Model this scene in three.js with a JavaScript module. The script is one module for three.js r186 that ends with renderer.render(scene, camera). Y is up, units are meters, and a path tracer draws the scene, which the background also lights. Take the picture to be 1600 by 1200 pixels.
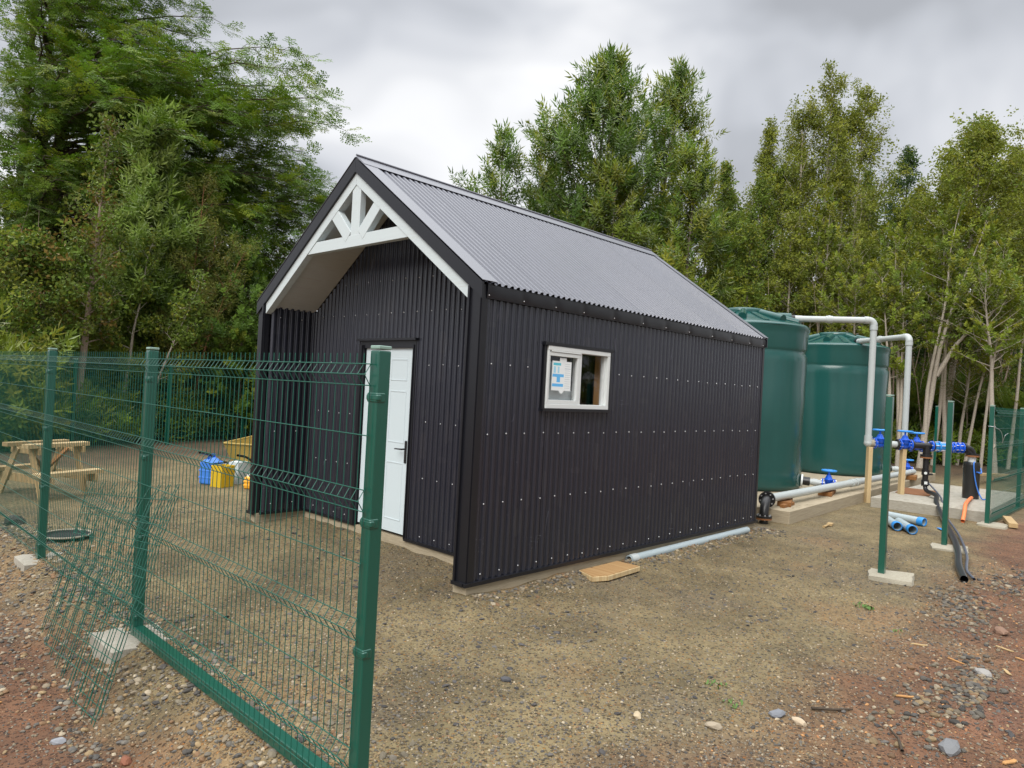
import * as THREE from 'three';
import { mergeGeometries } from 'three/addons/utils/BufferGeometryUtils.js';
import { RoundedBoxGeometry } from 'three/addons/geometries/RoundedBoxGeometry.js';
import { ImprovedNoise } from 'three/addons/math/ImprovedNoise.js';

// ---------------------------------------------------------------- camera, sky, sun, exposure
const scene = new THREE.Scene();
const camera = new THREE.PerspectiveCamera(57.04, 4 / 3, 0.05, 900);
const V = (x, y, z) => new THREE.Vector3(x, y, z);
{
  const yaw = Math.PI / 4 + 0.0199, pitch = 0.0069, roll = 0.0531;
  const d = V(Math.sin(yaw) * Math.cos(pitch), Math.sin(pitch), -Math.cos(yaw) * Math.cos(pitch));
  const r0 = d.clone().cross(V(0, 1, 0)).normalize(), u0 = r0.clone().cross(d);
  const r = r0.clone().multiplyScalar(Math.cos(roll)).addScaledVector(u0, Math.sin(roll));
  const u = u0.clone().multiplyScalar(Math.cos(roll)).addScaledVector(r0, -Math.sin(roll));
  camera.position.set(0, 1.75, 0);
  camera.quaternion.setFromRotationMatrix(new THREE.Matrix4().makeBasis(r, u, d.clone().negate()));
}
const renderer = new THREE.WebGLRenderer({ antialias: true });
renderer.setSize(1024, 768);
renderer.toneMapping = THREE.LinearToneMapping;
renderer.toneMappingExposure = 1.75;
renderer.shadowMap.enabled = true;

function rngOf(seed) {
  let a = seed >>> 0;
  return () => { a = (a + 0x6d2b79f5) | 0; let t = Math.imul(a ^ (a >>> 15), 1 | a); t = (t + Math.imul(t ^ (t >>> 7), 61 | t)) ^ t; return ((t ^ (t >>> 14)) >>> 0) / 4294967296; };
}
const perlin = new ImprovedNoise();
function fbm(x, y, z, oct = 4) { let s = 0, a = 0.5; for (let i = 0; i < oct; i++) { s += a * perlin.noise(x, y, z); x *= 2.03; y *= 2.03; z *= 2.03; a *= 0.5; } return s; }
const sstep = (a, b, x) => { const t = Math.min(1, Math.max(0, (x - a) / (b - a))); return t * t * (3 - 2 * t); };
const lerp = (a, b, t) => a + (b - a) * t;

// overcast sky: a cloud layer with its own lumps, brighter towards the zenith as overcast skies are
{
  const W = 1024, Hh = 512, data = new Float32Array(W * Hh * 4);
  for (let j = 0; j < Hh; j++) {
    const el = ((j + 0.5) / Hh - 0.5) * Math.PI, sy = Math.sin(el), cy = Math.cos(el);
    for (let i = 0; i < W; i++) {
      const az = ((i + 0.5) / W - 0.5) * 2 * Math.PI, x = Math.cos(az) * cy, z = Math.sin(az) * cy;
      let b = 0.3, tint = 0;
      if (sy > -0.02) {
        const k = 1 / (Math.max(0, sy) + 0.32), px = x * k, pz = z * k;
        const wx = fbm(px * 1.3 + 4.1, pz * 1.3, 2.2, 3), wz = fbm(px * 1.3, pz * 1.3 + 7.7, 5.1, 3);
        const n = fbm(px * 1.7 + wx * 0.9 + 3.3, pz * 1.7 + wz * 0.9, 0.7, 5), m = fbm(px * 0.6 + 1.2, pz * 0.6 + 9.1, 3.3, 2);
        const low = sstep(0.55, 0.0, sy);
        b = 0.35 + n * 0.54 + m * 0.3 + 1.4 * sstep(0.44, 1, sy) + 0.085 * low;
        b = Math.max(b, 0.27);
        tint = sstep(0.58, 0.31, b);
      } else b = 0.16;
      const o = (j * W + i) * 4;
      data[o] = b * lerp(1.0, 0.965, tint); data[o + 1] = b * lerp(1.012, 1.01, tint); data[o + 2] = b * lerp(1.04, 1.10, tint); data[o + 3] = 1;
    }
  }
  const t = new THREE.DataTexture(data, W, Hh, THREE.RGBAFormat, THREE.FloatType);
  t.mapping = THREE.EquirectangularReflectionMapping; t.magFilter = THREE.LinearFilter; t.needsUpdate = true;
  scene.background = t; scene.environment = t;
}
const sun = new THREE.DirectionalLight(new THREE.Color(1, 0.965, 0.91), 1.5);
sun.position.set(-23, 29, 4.5); sun.target.position.set(8, 0, -5);
sun.castShadow = true; sun.shadow.radius = 70; sun.shadow.mapSize.set(2048, 2048);
Object.assign(sun.shadow.camera, { left: -34, right: 34, top: 30, bottom: -30, near: 1, far: 110 });
scene.add(sun, sun.target);

// ---------------------------------------------------------------- helpers
const taken = new Map();
function numbered(name) { const n = taken.get(name) ?? 0; taken.set(name, n + 1); return n ? name + '_' + String(n).padStart(3, '0') : name; }
function tag(o, label, category, group, kind) { if (label) o.userData.label = label; if (category) o.userData.category = category; if (group) o.userData.group = group; if (kind) o.userData.kind = kind; return o; }
function thing(name, label, category, p = [0, 0, 0], turn = 0, group) {
  const o = new THREE.Group(); o.name = numbered(name); o.position.set(...p); o.rotation.y = turn; scene.add(o);
  return tag(o, label, category, group);
}
function part(parent, name, geos, mat, label) {
  const list = Array.isArray(geos) ? geos : [geos];
  const m = new THREE.Mesh(list.length > 1 ? mergeGeometries(list) : list[0], mat);
  m.name = parent === scene ? numbered(name) : name; m.castShadow = m.receiveShadow = true; parent.add(m);
  if (label) m.userData.label = label;
  return m;
}
const each = (name, list, mat) => list.forEach((g) => onShed(name, g, mat));
function struct(name, geos, mat) { const m = part(scene, name, geos, mat); m.userData.kind = 'structure'; return m; }
function solo(name, geos, mat, label, category, group, kind) { return tag(part(scene, name, geos, mat), label, category, group, kind); }
function copyOf(root, p, turn, label, group) {
  const c = root.clone(); c.name = numbered(root.name.replace(/_\d{3}$/, '')); c.userData = { ...root.userData };
  if (label) c.userData.label = label; if (group) c.userData.group = group;
  c.position.set(...p); c.rotation.y = turn; scene.add(c); return c;
}
const bx = (w, h, d, x = 0, y = 0, z = 0, rx = 0, ry = 0, rz = 0) => new THREE.BoxGeometry(w, h, d).applyMatrix4(new THREE.Matrix4().compose(V(x, y, z), new THREE.Quaternion().setFromEuler(new THREE.Euler(rx, ry, rz)), V(1, 1, 1)));
const rb = (w, h, d, x = 0, y = 0, z = 0, r = 0.004, rx = 0, ry = 0, rz = 0) => new RoundedBoxGeometry(w, h, d, 1, r).applyMatrix4(new THREE.Matrix4().compose(V(x, y, z), new THREE.Quaternion().setFromEuler(new THREE.Euler(rx, ry, rz)), V(1, 1, 1)));
function prep(g) { // every geometry: indexed, position + normal + uv only
  for (const k of Object.keys(g.attributes)) if (!['position', 'normal', 'uv'].includes(k)) g.deleteAttribute(k);
  if (!g.index) g.setIndex([...Array(g.attributes.position.count).keys()]);
  return g;
}
function span(g, a, b) { // turns a shape along +y, centred, between two points
  const d = b.clone().sub(a), m = new THREE.Matrix4().compose(a.clone().add(b).multiplyScalar(0.5), new THREE.Quaternion().setFromUnitVectors(V(0, 1, 0), d.clone().normalize()), V(1, 1, 1));
  return g.applyMatrix4(m);
}
const rod = (a, b, r, seg = 10, r2 = r, open = false) => span(new THREE.CylinderGeometry(r2, r, a.distanceTo(b), seg, 1, open), a, b);
function bar(a, b, w, t, side = V(0, 1, 0)) { // rectangular bar: w across "side", t the other way
  const y = b.clone().sub(a), len = y.length(); y.normalize();
  const z = y.clone().cross(side).normalize(), x = z.clone().cross(y).negate();
  const g = prep(new RoundedBoxGeometry(w, len, t, 1, Math.min(w, t) * 0.08));
  return g.applyMatrix4(new THREE.Matrix4().makeBasis(x, y, x.clone().cross(y)).setPosition(a.clone().add(b).multiplyScalar(0.5)));
}
const curve = (pts) => new THREE.CatmullRomCurve3(pts.map((p) => (p.isVector3 ? p : V(...p))), false, 'centripetal');
const tube = (pts, r, seg = 40, rad = 10) => new THREE.TubeGeometry(curve(pts), seg, r, rad, false);
function taper(points, radii, rad = 6) { // tapered tube along points
  const pos = [], nor = [], uv = [], idx = []; let side = V(1, 0, 0), len = 0;
  points.forEach((p, i) => {
    const t = points[Math.min(i + 1, points.length - 1)].clone().sub(points[Math.max(0, i - 1)]).normalize();
    if (Math.abs(t.dot(side)) > 0.9) side = Math.abs(t.x) < 0.6 ? V(1, 0, 0) : V(0, 0, 1);
    const x = side.clone().addScaledVector(t, -side.dot(t)).normalize(), y = t.clone().cross(x); side = x;
    if (i) len += p.distanceTo(points[i - 1]);
    for (let k = 0; k <= rad; k++) {
      const a = (k / rad) * Math.PI * 2, n = x.clone().multiplyScalar(Math.cos(a)).addScaledVector(y, Math.sin(a));
      pos.push(p.x + n.x * radii[i], p.y + n.y * radii[i], p.z + n.z * radii[i]); nor.push(n.x, n.y, n.z); uv.push((k / rad) * 2, len * 1.5);
      if (i && k) { const b = i * (rad + 1) + k, q = b - rad - 1; idx.push(q - 1, q, b - 1, q, b, b - 1); }
    }
  });
  return geo(pos, nor, uv, idx);
}
function geo(pos, nor, uv, idx) {
  const g = new THREE.BufferGeometry();
  g.setAttribute('position', new THREE.Float32BufferAttribute(pos, 3));
  if (nor) g.setAttribute('normal', new THREE.Float32BufferAttribute(nor, 3));
  g.setAttribute('uv', new THREE.Float32BufferAttribute(uv, 2)); g.setIndex(idx);
  if (!nor) g.computeVertexNormals();
  return g;
}
const lathe = (pts, seg = 48) => new THREE.LatheGeometry(pts.map(([r, y]) => new THREE.Vector2(r, y)), seg);
const std = (o) => new THREE.MeshStandardMaterial(o), phy = (o) => new THREE.MeshPhysicalMaterial(o);
const lin = (r, g, b) => new THREE.Color().setRGB(r, g, b);
function canvasTex(size, draw, srgb = true, w = size) {
  const c = document.createElement('canvas'); c.width = w; c.height = size; draw(c.getContext('2d'), w, size);
  const t = new THREE.CanvasTexture(c); if (srgb) t.colorSpace = THREE.SRGBColorSpace;
  t.wrapS = t.wrapT = THREE.RepeatWrapping; t.magFilter = THREE.LinearFilter; return t;
}
const rep = (t, u, v = u) => { const c = t.clone(); c.repeat.set(u, v); c.needsUpdate = true; return c; };

// ---------------------------------------------------------------- materials
const roofTex = canvasTex(512, (c, w, h) => { const R = rngOf(13); c.fillStyle = 'rgb(205,205,210)'; c.fillRect(0, 0, w, h); for (let i = 0; i < 200; i++) { c.fillStyle = `rgba(${R() < 0.5 ? '180,180,184' : '228,228,232'},${0.06 + 0.12 * R()})`; c.fillRect(R() * w, R() * h, 1 + R() * 4, 20 + R() * 200); } });
const claddingTex = canvasTex(2048, (c, w, h) => {        // scuffs, dried splashes and scratches on the dark sheet metal, 5.6 m square
  const R = rngOf(11);
  c.fillStyle = 'rgb(80,82,94)'; c.fillRect(0, 0, w, h);
  for (let i = 0; i < 700; i++) { c.fillStyle = `rgba(${R() < 0.5 ? '66,67,78' : '96,97,106'},${0.1 + 0.3 * R()})`; c.fillRect(R() * w, R() * h, 1 + R() * 4, 20 + R() * R() * 500); }
  for (let i = 0; i < 420; i++) { c.fillStyle = `rgba(150,142,128,${0.05 + 0.12 * R()})`; c.beginPath(); c.ellipse(R() * w, R() * h, 3 + R() * 26, 6 + R() * 60, 0, 0, 7); c.fill(); }
  for (let i = 0; i < 2600; i++) { c.fillStyle = `rgba(185,178,165,${0.15 + 0.4 * R()})`; c.beginPath(); c.arc(R() * w, R() * h, 0.4 + R() * R() * 1.6, 0, 7); c.fill(); }
  for (let i = 0; i < 150; i++) { c.strokeStyle = `rgba(215,215,220,${0.2 + 0.5 * R()})`; c.lineWidth = 0.7 + R() * 1.2; const x = R() * w, y = R() * h; c.beginPath(); c.moveTo(x, y); c.quadraticCurveTo(x + (R() - 0.5) * 10, y + 20, x + (R() - 0.5) * 14, y + 10 + R() * 70); c.stroke(); }
  for (let i = 0; i < 12; i++) { const x = R() * w, y = R() * h; for (let k = 0; k < 26; k++) { c.fillStyle = `rgba(200,198,192,${0.15 + 0.35 * R()})`; c.fillRect(x + (R() - 0.5) * 60, y + (R() - 0.5) * 50, 1 + R() * 5, 1 + R() * 3); } }
});
const claddingRough = canvasTex(512, (c, w, h) => {
  const R = rngOf(12); c.fillStyle = 'rgb(200,200,200)'; c.fillRect(0, 0, w, h);
  for (let i = 0; i < 700; i++) { const g = 150 + R() * 105; c.fillStyle = `rgba(${g},${g},${g},0.18)`; c.fillRect(R() * w, R() * h, 2 + R() * 30, 8 + R() * 90); }
}, false);
const M = {};
M.cladding = phy({ color: lin(0.26, 0.266, 0.295), map: rep(claddingTex, 1 / 5.6), roughness: 0.3, roughnessMap: rep(claddingRough, 1 / 1.7), specularIntensity: 1, ior: 1.6 });
M.roof = phy({ color: lin(0.168, 0.178, 0.208), map: rep(roofTex, 1 / 3.1), roughness: 0.27, ior: 1.6 });
M.flash = std({ color: lin(0.008, 0.0085, 0.012), roughness: 0.45, roughnessMap: claddingRough });
M.roofFlash = phy({ color: lin(0.15, 0.158, 0.182), roughness: 0.3, ior: 1.6 });
const whiteTex = canvasTex(512, (c, w, h) => { const R = rngOf(31); c.fillStyle = 'rgb(240,239,235)'; c.fillRect(0, 0, w, h); for (let i = 0; i < 500; i++) { c.fillStyle = `rgba(${200 + R() * 30},${195 + R() * 25},${185 + R() * 25},${0.1 + 0.12 * R()})`; c.fillRect(R() * w, R() * h, 10 + R() * 120, 1 + R() * 2); } });
M.white = std({ color: lin(0.62, 0.7, 0.74), map: whiteTex, roughness: 0.55 });
M.soffit = std({ color: lin(0.6, 0.62, 0.63), map: whiteTex, roughness: 0.8 });
M.door = std({ color: lin(0.58, 0.66, 0.69), roughness: 0.42 });
M.pvcWhite = std({ color: lin(0.68, 0.71, 0.7), roughness: 0.35 });
M.blackMetal = std({ color: lin(0.012, 0.012, 0.013), roughness: 0.4 });
M.screw = std({ color: lin(0.75, 0.76, 0.78), roughness: 0.32, metalness: 0.7 });
const concTex = canvasTex(512, (c, w, h) => {
  const R = rngOf(5); c.fillStyle = 'rgb(205,200,190)'; c.fillRect(0, 0, w, h);
  for (let i = 0; i < 2600; i++) { const k = R(); c.fillStyle = k < 0.6 ? `rgba(165,158,145,${0.08 + 0.12 * R()})` : `rgba(232,228,220,${0.1 + 0.12 * R()})`; c.beginPath(); c.ellipse(R() * w, R() * h, 1 + R() * 16, 1 + R() * 9, R() * 3, 0, 7); c.fill(); }
  for (let i = 0; i < 1400; i++) { c.fillStyle = `rgba(90,82,70,${0.15 + 0.3 * R()})`; c.fillRect(R() * w, R() * h, 1 + R() * 2, 1 + R() * 2); }
});
M.concrete = std({ color: lin(0.55, 0.53, 0.46), map: concTex, bumpMap: concTex, bumpScale: 0.003, roughness: 0.92 });
M.concreteTan = std({ color: lin(0.6, 0.53, 0.41), map: concTex, bumpMap: concTex, bumpScale: 0.003, roughness: 0.92 });
M.concreteGrey = std({ color: lin(0.56, 0.55, 0.51), map: concTex, bumpMap: concTex, bumpScale: 0.003, roughness: 0.9 });
const woodTex = canvasTex(512, (c, w, h) => {
  const R = rngOf(8); c.fillStyle = 'rgb(222,196,150)'; c.fillRect(0, 0, w, h);
  for (let i = 0; i < 420; i++) { const x = R() * w, a = 0.08 + 0.22 * R(); c.strokeStyle = R() < 0.6 ? `rgba(165,118,70,${a})` : `rgba(246,228,190,${a})`; c.lineWidth = 0.6 + R() * 3; c.beginPath(); c.moveTo(x, 0); c.bezierCurveTo(x + R() * 12 - 6, h / 3, x + R() * 12 - 6, (2 * h) / 3, x, h); c.stroke(); }
  for (let i = 0; i < 9; i++) { const x = R() * w, y = R() * h; c.fillStyle = 'rgba(112,70,36,0.6)'; c.beginPath(); c.ellipse(x, y, 4 + R() * 5, 6 + R() * 9, 0, 0, 7); c.fill(); }
});
M.wood = std({ color: lin(0.6, 0.57, 0.5), map: woodTex, roughness: 0.8 });
M.woodPale = std({ color: lin(0.74, 0.75, 0.72), map: woodTex, roughness: 0.8 });
M.woodTan = std({ color: lin(0.62, 0.44, 0.28), map: woodTex, roughness: 0.85 });
M.woodBrown = std({ color: lin(0.34, 0.2, 0.1), map: woodTex, roughness: 0.85 });
const dustTex = canvasTex(512, (c, w, h) => { const R = rngOf(77); c.fillStyle = 'rgb(225,228,225)'; c.fillRect(0, 0, w, h); for (let i = 0; i < 260; i++) { c.fillStyle = `rgba(${R() < 0.4 ? '255,255,250' : '190,196,190'},${0.1 + 0.3 * R()})`; c.beginPath(); c.ellipse(R() * w, R() * h, 1 + R() * R() * 26, 1 + R() * 6, R() * 3, 0, 7); c.fill(); } });
M.fence = phy({ color: lin(0.005, 0.105, 0.072), map: rep(dustTex, 2, 0.7), roughness: 0.3, clearcoat: 0.6, clearcoatRoughness: 0.18 });
M.wire = std({ color: lin(0.007, 0.095, 0.066), roughness: 0.36 });
M.cap = std({ color: lin(0.22, 0.33, 0.28), roughness: 0.5 });
const tankTex = canvasTex(1024, (c, w, h) => {
  const R = rngOf(91); c.fillStyle = 'rgb(214,222,220)'; c.fillRect(0, 0, w, h);
  for (let i = 0; i < 200; i++) { c.fillStyle = `rgba(${R() < 0.5 ? '180,190,186' : '250,252,250'},${0.03 + 0.08 * R()})`; c.fillRect(R() * w, R() * h, 4 + R() * 40, 30 + R() * 400); }
  for (let i = 0; i < 60; i++) { c.fillStyle = `rgba(250,252,248,${0.15 + 0.35 * R()})`; c.fillRect(R() * w, R() * h, 1, 10 + R() * R() * 180); }
  for (let i = 0; i < 300; i++) { c.fillStyle = `rgba(235,238,230,${0.12 + 0.25 * R()})`; c.beginPath(); c.ellipse(R() * w, R() * h, 1 + R() * 7, 1 + R() * 3, 0, 0, 7); c.fill(); }
});
M.tank = phy({ color: lin(0.02, 0.105, 0.096), map: tankTex, roughness: 0.2, ior: 1.52 });
M.tankLid = M.tank;
M.pvc = std({ color: lin(0.58, 0.61, 0.62), map: rep(dustTex, 1, 4), roughness: 0.4 });
M.pvcBlue = std({ color: lin(0.45, 0.52, 0.56), map: rep(dustTex, 1, 3), roughness: 0.4 });
M.blue = std({ color: lin(0.006, 0.09, 0.58), roughness: 0.33 });
M.blueLight = std({ color: lin(0.03, 0.25, 0.66), roughness: 0.4 });
M.blackPlastic = std({ color: lin(0.012, 0.012, 0.013), roughness: 0.35 });
M.hose = std({ color: lin(0.02, 0.021, 0.025), roughness: 0.3 });
M.rust = std({ color: lin(0.3, 0.12, 0.045), roughness: 0.85, map: dustTex });
M.zinc = std({ color: lin(0.7, 0.71, 0.72), roughness: 0.35, metalness: 0.8 });
M.orange = std({ color: lin(0.75, 0.2, 0.06), roughness: 0.55 });
M.orangeBox = std({ color: lin(0.9, 0.42, 0.02), roughness: 0.4 });
M.yellow = std({ color: lin(0.8, 0.52, 0.02), roughness: 0.42, map: dustTex });
M.tray = std({ color: lin(0.45, 0.3, 0.06), roughness: 0.55, map: dustTex });
M.jugBlue = phy({ color: lin(0.05, 0.2, 0.66), roughness: 0.35 });
M.rubber = std({ color: lin(0.015, 0.015, 0.015), roughness: 0.8 });
M.glass = phy({ color: 0xffffff, roughness: 0.02, transmission: 1, thickness: 0, ior: 1.5 });
const barkTex = canvasTex(256, (c, w, h) => { const R = rngOf(21); c.fillStyle = 'rgb(200,195,188)'; c.fillRect(0, 0, w, h); for (let i = 0; i < 500; i++) { const g = R(); c.fillStyle = g < 0.55 ? `rgba(105,92,80,${0.1 + 0.3 * R()})` : `rgba(245,242,236,${0.1 + 0.3 * R()})`; c.fillRect(R() * w, R() * h, 2 + R() * 26, 1 + R() * 7); } });
const bark = (r, g, b) => std({ color: lin(r, g, b), map: barkTex, bumpMap: barkTex, bumpScale: 0.004, roughness: 0.92 });
M.barkPale = bark(0.72, 0.67, 0.6); M.barkDark = bark(0.11, 0.085, 0.06); M.barkOrange = bark(0.48, 0.25, 0.13); M.barkPink = bark(0.55, 0.45, 0.38); M.barkGrey = bark(0.3, 0.27, 0.22);
const leafMat = (rough = 0.5) => phy({ color: 0xffffff, roughness: rough, transmission: 0.3, thickness: 0, side: THREE.DoubleSide });
M.leaf = phy({ color: 0xffffff, roughness: 0.8, transmission: 0.46, thickness: 0, ior: 1.35, specularIntensity: 0.4, side: THREE.DoubleSide });
M.grass = std({ color: lin(0.075, 0.15, 0.025), roughness: 0.7, side: THREE.DoubleSide });

// ---------------------------------------------------------------- ground
// gravel yard inside the fence, red earth outside, leaf litter under the trees
function height(x, z) {
  let y = 0.014 * fbm(x * 1.1, 0.3, z * 1.1, 3) + 0.008 * fbm(x * 5, 2.3, z * 5, 2);
  const out = sstep(1.72, 1.25, x) * sstep(-2.6, -3.6, z);
  y -= 0.2 * out;
  const dirt = Math.max(sstep(1.9, 1.2, x), sstep(-2.1, -1.2, z + 0.35 * fbm(x * 0.5, 7, z * 0.5, 2)));
  y += dirt * (0.035 * fbm(x * 1.7 + 9, 4.1, z * 1.7, 4)) - dirt * 0.012;
  const ex = Math.max(3.955 - x, x - 9.27, 0), ez = Math.max(z + 4.2, -8.02 - z, 0), e = Math.hypot(ex, ez);
  y += 0.045 * sstep(0.45, 0.05, e) * (0.8 + 1.6 * fbm(x * 2.5, 6.2, z * 2.5, 2));
  const d = Math.hypot(x, z);
  y += sstep(19, 34, d) * 0.35 * (0.6 + fbm(x * 0.14, 1.5, z * 0.14, 2));
  y += 0.5 * sstep(-19.5, -25, z) * sstep(16, 4, x);
  return y;
}
function earth(x, z) { // linear base colour and how stony it is
  const w = 0.7 * fbm(x * 0.55, 3.7, z * 0.55, 3) + 0.3 * fbm(x * 2.3, 8.1, z * 2.3, 3);
  const red = Math.max(sstep(1.75, 0.95, x + w * 0.9), sstep(-1.9, -0.95, z + w * 1.7 + (x > 6.5 ? 0.35 * sstep(6.5, 9, x) : 0)));
  const litter = Math.max(sstep(20.5, 23.5, x + w * 2), sstep(-13.2, -15.2, z + w * 3));
  const n = fbm(x * 1.4, 1.1, z * 1.4, 4), f = fbm(x * 4.3, 5.1, z * 4.3, 3), o = sstep(0.12, 0.34, fbm(x * 0.75 + 5, 2.9, z * 0.75, 3));
  const c = [0.228, 0.18, 0.093].map((v, i) => v * 0.92 * (1 + 0.75 * n * [1, 1.02, 1.1][i] + 0.45 * f));
  const grey = sstep(0.05, 0.3, fbm(x * 0.9 + 30, 6.6, z * 0.9, 3)) * 0.5;
  c[0] = lerp(c[0], 0.152, grey); c[1] = lerp(c[1], 0.122, grey); c[2] = lerp(c[2], 0.083, grey);
  const k = o * 0.55; c[0] = lerp(c[0], 0.28, k); c[1] = lerp(c[1], 0.18, k); c[2] = lerp(c[2], 0.085, k);
  const damp = sstep(0.16, 0.24, fbm(x * 1.1 + 40, 7.7, z * 1.1, 4)) * 0.24; for (let i = 0; i < 3; i++) c[i] *= 1 - damp;
  const dr = [0.158, 0.078, 0.041].map((v, i) => v * (1 + 0.6 * n + 0.5 * f) + (i === 0 ? 0.03 : 0.012) * o);
  const li = [0.12, 0.08, 0.046].map((v) => v * (1 + 0.8 * n + 0.6 * f));
  for (let i = 0; i < 3; i++) { c[i] = lerp(c[i], dr[i], red); c[i] = lerp(c[i], li[i], litter); c[i] = Math.max(0.02, c[i]); }
  return { c, red, litter };
}
const [soilTex, soilBump] = (() => { // one 2 m tile of fine crushed stone: colour and relief drawn together
  const R = rngOf(44), S = 1024, list = [];
  for (let i = 0; i < 24000; i++) { const k = R(), r = 0.7 + 4.2 * R() ** 3.2; list.push([R() * S, R() * S, r * (0.8 + R() * 0.7), r, R() * 3.14, k, R()]); }
  const paint = (c, relief) => {
    const B = rngOf(45);
    c.fillStyle = relief ? 'rgb(90,90,90)' : 'rgb(206,204,200)'; c.fillRect(0, 0, S, S);
    for (let i = 0; i < 2600; i++) { const g = relief ? 60 + B() * 70 : 170 + B() * 62; c.fillStyle = `rgba(${g},${g},${g * 0.98},0.22)`; const x = B() * S, y = B() * S, a = 6 + B() * 34; for (const ox of [-S, 0, S]) for (const oy of [-S, 0, S]) if (x + ox > -60 && x + ox < S + 60 && y + oy > -60 && y + oy < S + 60) { c.beginPath(); c.ellipse(x + ox, y + oy, a, a * 0.6, 1, 0, 7); c.fill(); } }
    for (const [x, y, a, b, t, k, g] of list) {
      if (relief) { const h = 120 + 22 * Math.min(b, 6); c.fillStyle = `rgb(${h},${h},${h})`; }
      else if (k < 0.34) c.fillStyle = `rgb(${112 + g * 60},${110 + g * 58},${108 + g * 56})`;
      else if (k < 0.62) c.fillStyle = `rgb(${205 + g * 30},${198 + g * 30},${184 + g * 40})`;
      else if (k < 0.8) c.fillStyle = `rgb(${150 + g * 60},${140 + g * 55},${120 + g * 60})`;
      else if (k < 0.9) c.fillStyle = `rgb(${225 + g * 25},${180 + g * 40},${120 + g * 60})`;
      else c.fillStyle = `rgb(${84 + g * 50},${80 + g * 46},${76 + g * 42})`;
      for (const ox of [-S, 0, S]) for (const oy of [-S, 0, S]) if (x + ox > -9 && x + ox < S + 9 && y + oy > -9 && y + oy < S + 9) { c.beginPath(); c.ellipse(x + ox, y + oy, a, b, t, 0, 7); c.fill(); }
    }
  };
  return [canvasTex(S, (c) => paint(c, false)), canvasTex(S, (c) => paint(c, true), false)];
})();
M.ground = std({ color: 0xffffff, vertexColors: true, map: rep(soilTex, 0.5), bumpMap: rep(soilBump, 0.5), bumpScale: 0.016, roughness: 0.93 });
{
  const axis = (lo, hi, fine, from, to) => {
    const a = []; let s = fine;
    for (let v = from; v > lo; s *= 1.13) { v -= s; a.unshift(Math.max(v, lo)); }
    for (let v = from; v < to; v += fine) a.push(v);
    s = fine; for (let v = a[a.length - 1]; v < hi; s *= 1.13) { v += s; a.push(Math.min(v, hi)); }
    return a;
  };
  const xs = axis(-400, 400, 0.065, -0.6, 15), zs = axis(-400, 400, 0.065, -12, 0.6);
  const nx = xs.length, nz = zs.length, pos = new Float32Array(nx * nz * 3), col = new Float32Array(nx * nz * 3), uv = new Float32Array(nx * nz * 2), idx = [];
  for (let j = 0; j < nz; j++) for (let i = 0; i < nx; i++) {
    const k = j * nx + i, x = xs[i], z = zs[j], e = earth(x, z);
    pos.set([x, height(x, z), z], k * 3); col.set(e.c.map((v) => v * 1.3), k * 3); uv.set([x, z], k * 2);
    if (i && j) idx.push(k - nx - 1, k - 1, k - nx, k - nx, k - 1, k);
  }
  const g = geo(pos, null, uv, idx); g.setAttribute('color', new THREE.BufferAttribute(col, 3)); g.computeVertexNormals();
  struct('ground', g, M.ground);
}
// loose stones lying in the gravel and along the fence
function pebbleGeo(seed, flat) {
  const R = rngOf(seed), g = new THREE.IcosahedronGeometry(1, 1), p = g.attributes.position;
  for (let i = 0; i < p.count; i++) { const v = V(p.getX(i), p.getY(i), p.getZ(i)), n = 1 + 0.32 * perlin.noise(v.x * 1.3 + seed, v.y * 1.3, v.z * 1.3); p.setXYZ(i, v.x * n, v.y * n * flat, v.z * n * 0.8); }
  g.computeVertexNormals(); return prep(g);
}
const STONE = [[0.14, 0.135, 0.125], [0.1, 0.1, 0.1], [0.22, 0.19, 0.145], [0.27, 0.205, 0.12], [0.07, 0.068, 0.066], [0.36, 0.32, 0.25], [0.2, 0.125, 0.07], [0.17, 0.155, 0.12], [0.16, 0.15, 0.13]];
M.stone = std({ color: 0xffffff, roughness: 0.85 });
function scatter(name, label, n, seed, where, size, flat, palette) {
  const R = rngOf(seed), m = new THREE.InstancedMesh(pebbleGeo(seed, flat), M.stone, n), q = new THREE.Quaternion(), e = new THREE.Euler(), c = new THREE.Color();
  let k = 0;
  for (let t = 0; t < n * 30 && k < n; t++) {
    const p = where(R); if (!p) continue;
    const s = size(R, p[2] ?? 1); e.set((R() - 0.5) * 0.7, R() * 6.3, (R() - 0.5) * 0.7);
    m.setMatrixAt(k, new THREE.Matrix4().compose(V(p[0], height(p[0], p[1]) + s * flat * 0.3, p[1]), q.setFromEuler(e), V(s * (0.8 + 0.5 * R()), s, s * (0.8 + 0.5 * R()))));
    const b = palette[(R() * palette.length) | 0], f = 0.75 + 0.5 * R(); m.setColorAt(k, c.setRGB(b[0] * f * 0.9, b[1] * f * 0.84, b[2] * f * 0.75)); k++;
  }
  m.count = k; m.name = numbered(name); m.castShadow = m.receiveShadow = true; scene.add(m);
  return tag(m, label, 'gravel', null, 'stuff');
}
const inShed = (x, z) => x > 3.93 && x < 9.3 && z < -4.17 && z > -8.05 && !(x < 4.57 && z < -4.37 && z > -7.81);
const inSlab = (x, z) => (x > 10.05 && x < 20.5 && z < -4.15 && z > -8.2) || (x > 13.3 && x < 17.7 && z < -2.3 && z > -4.3);
const blocked = (x, z) => inShed(x, z) || inSlab(x, z);
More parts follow.
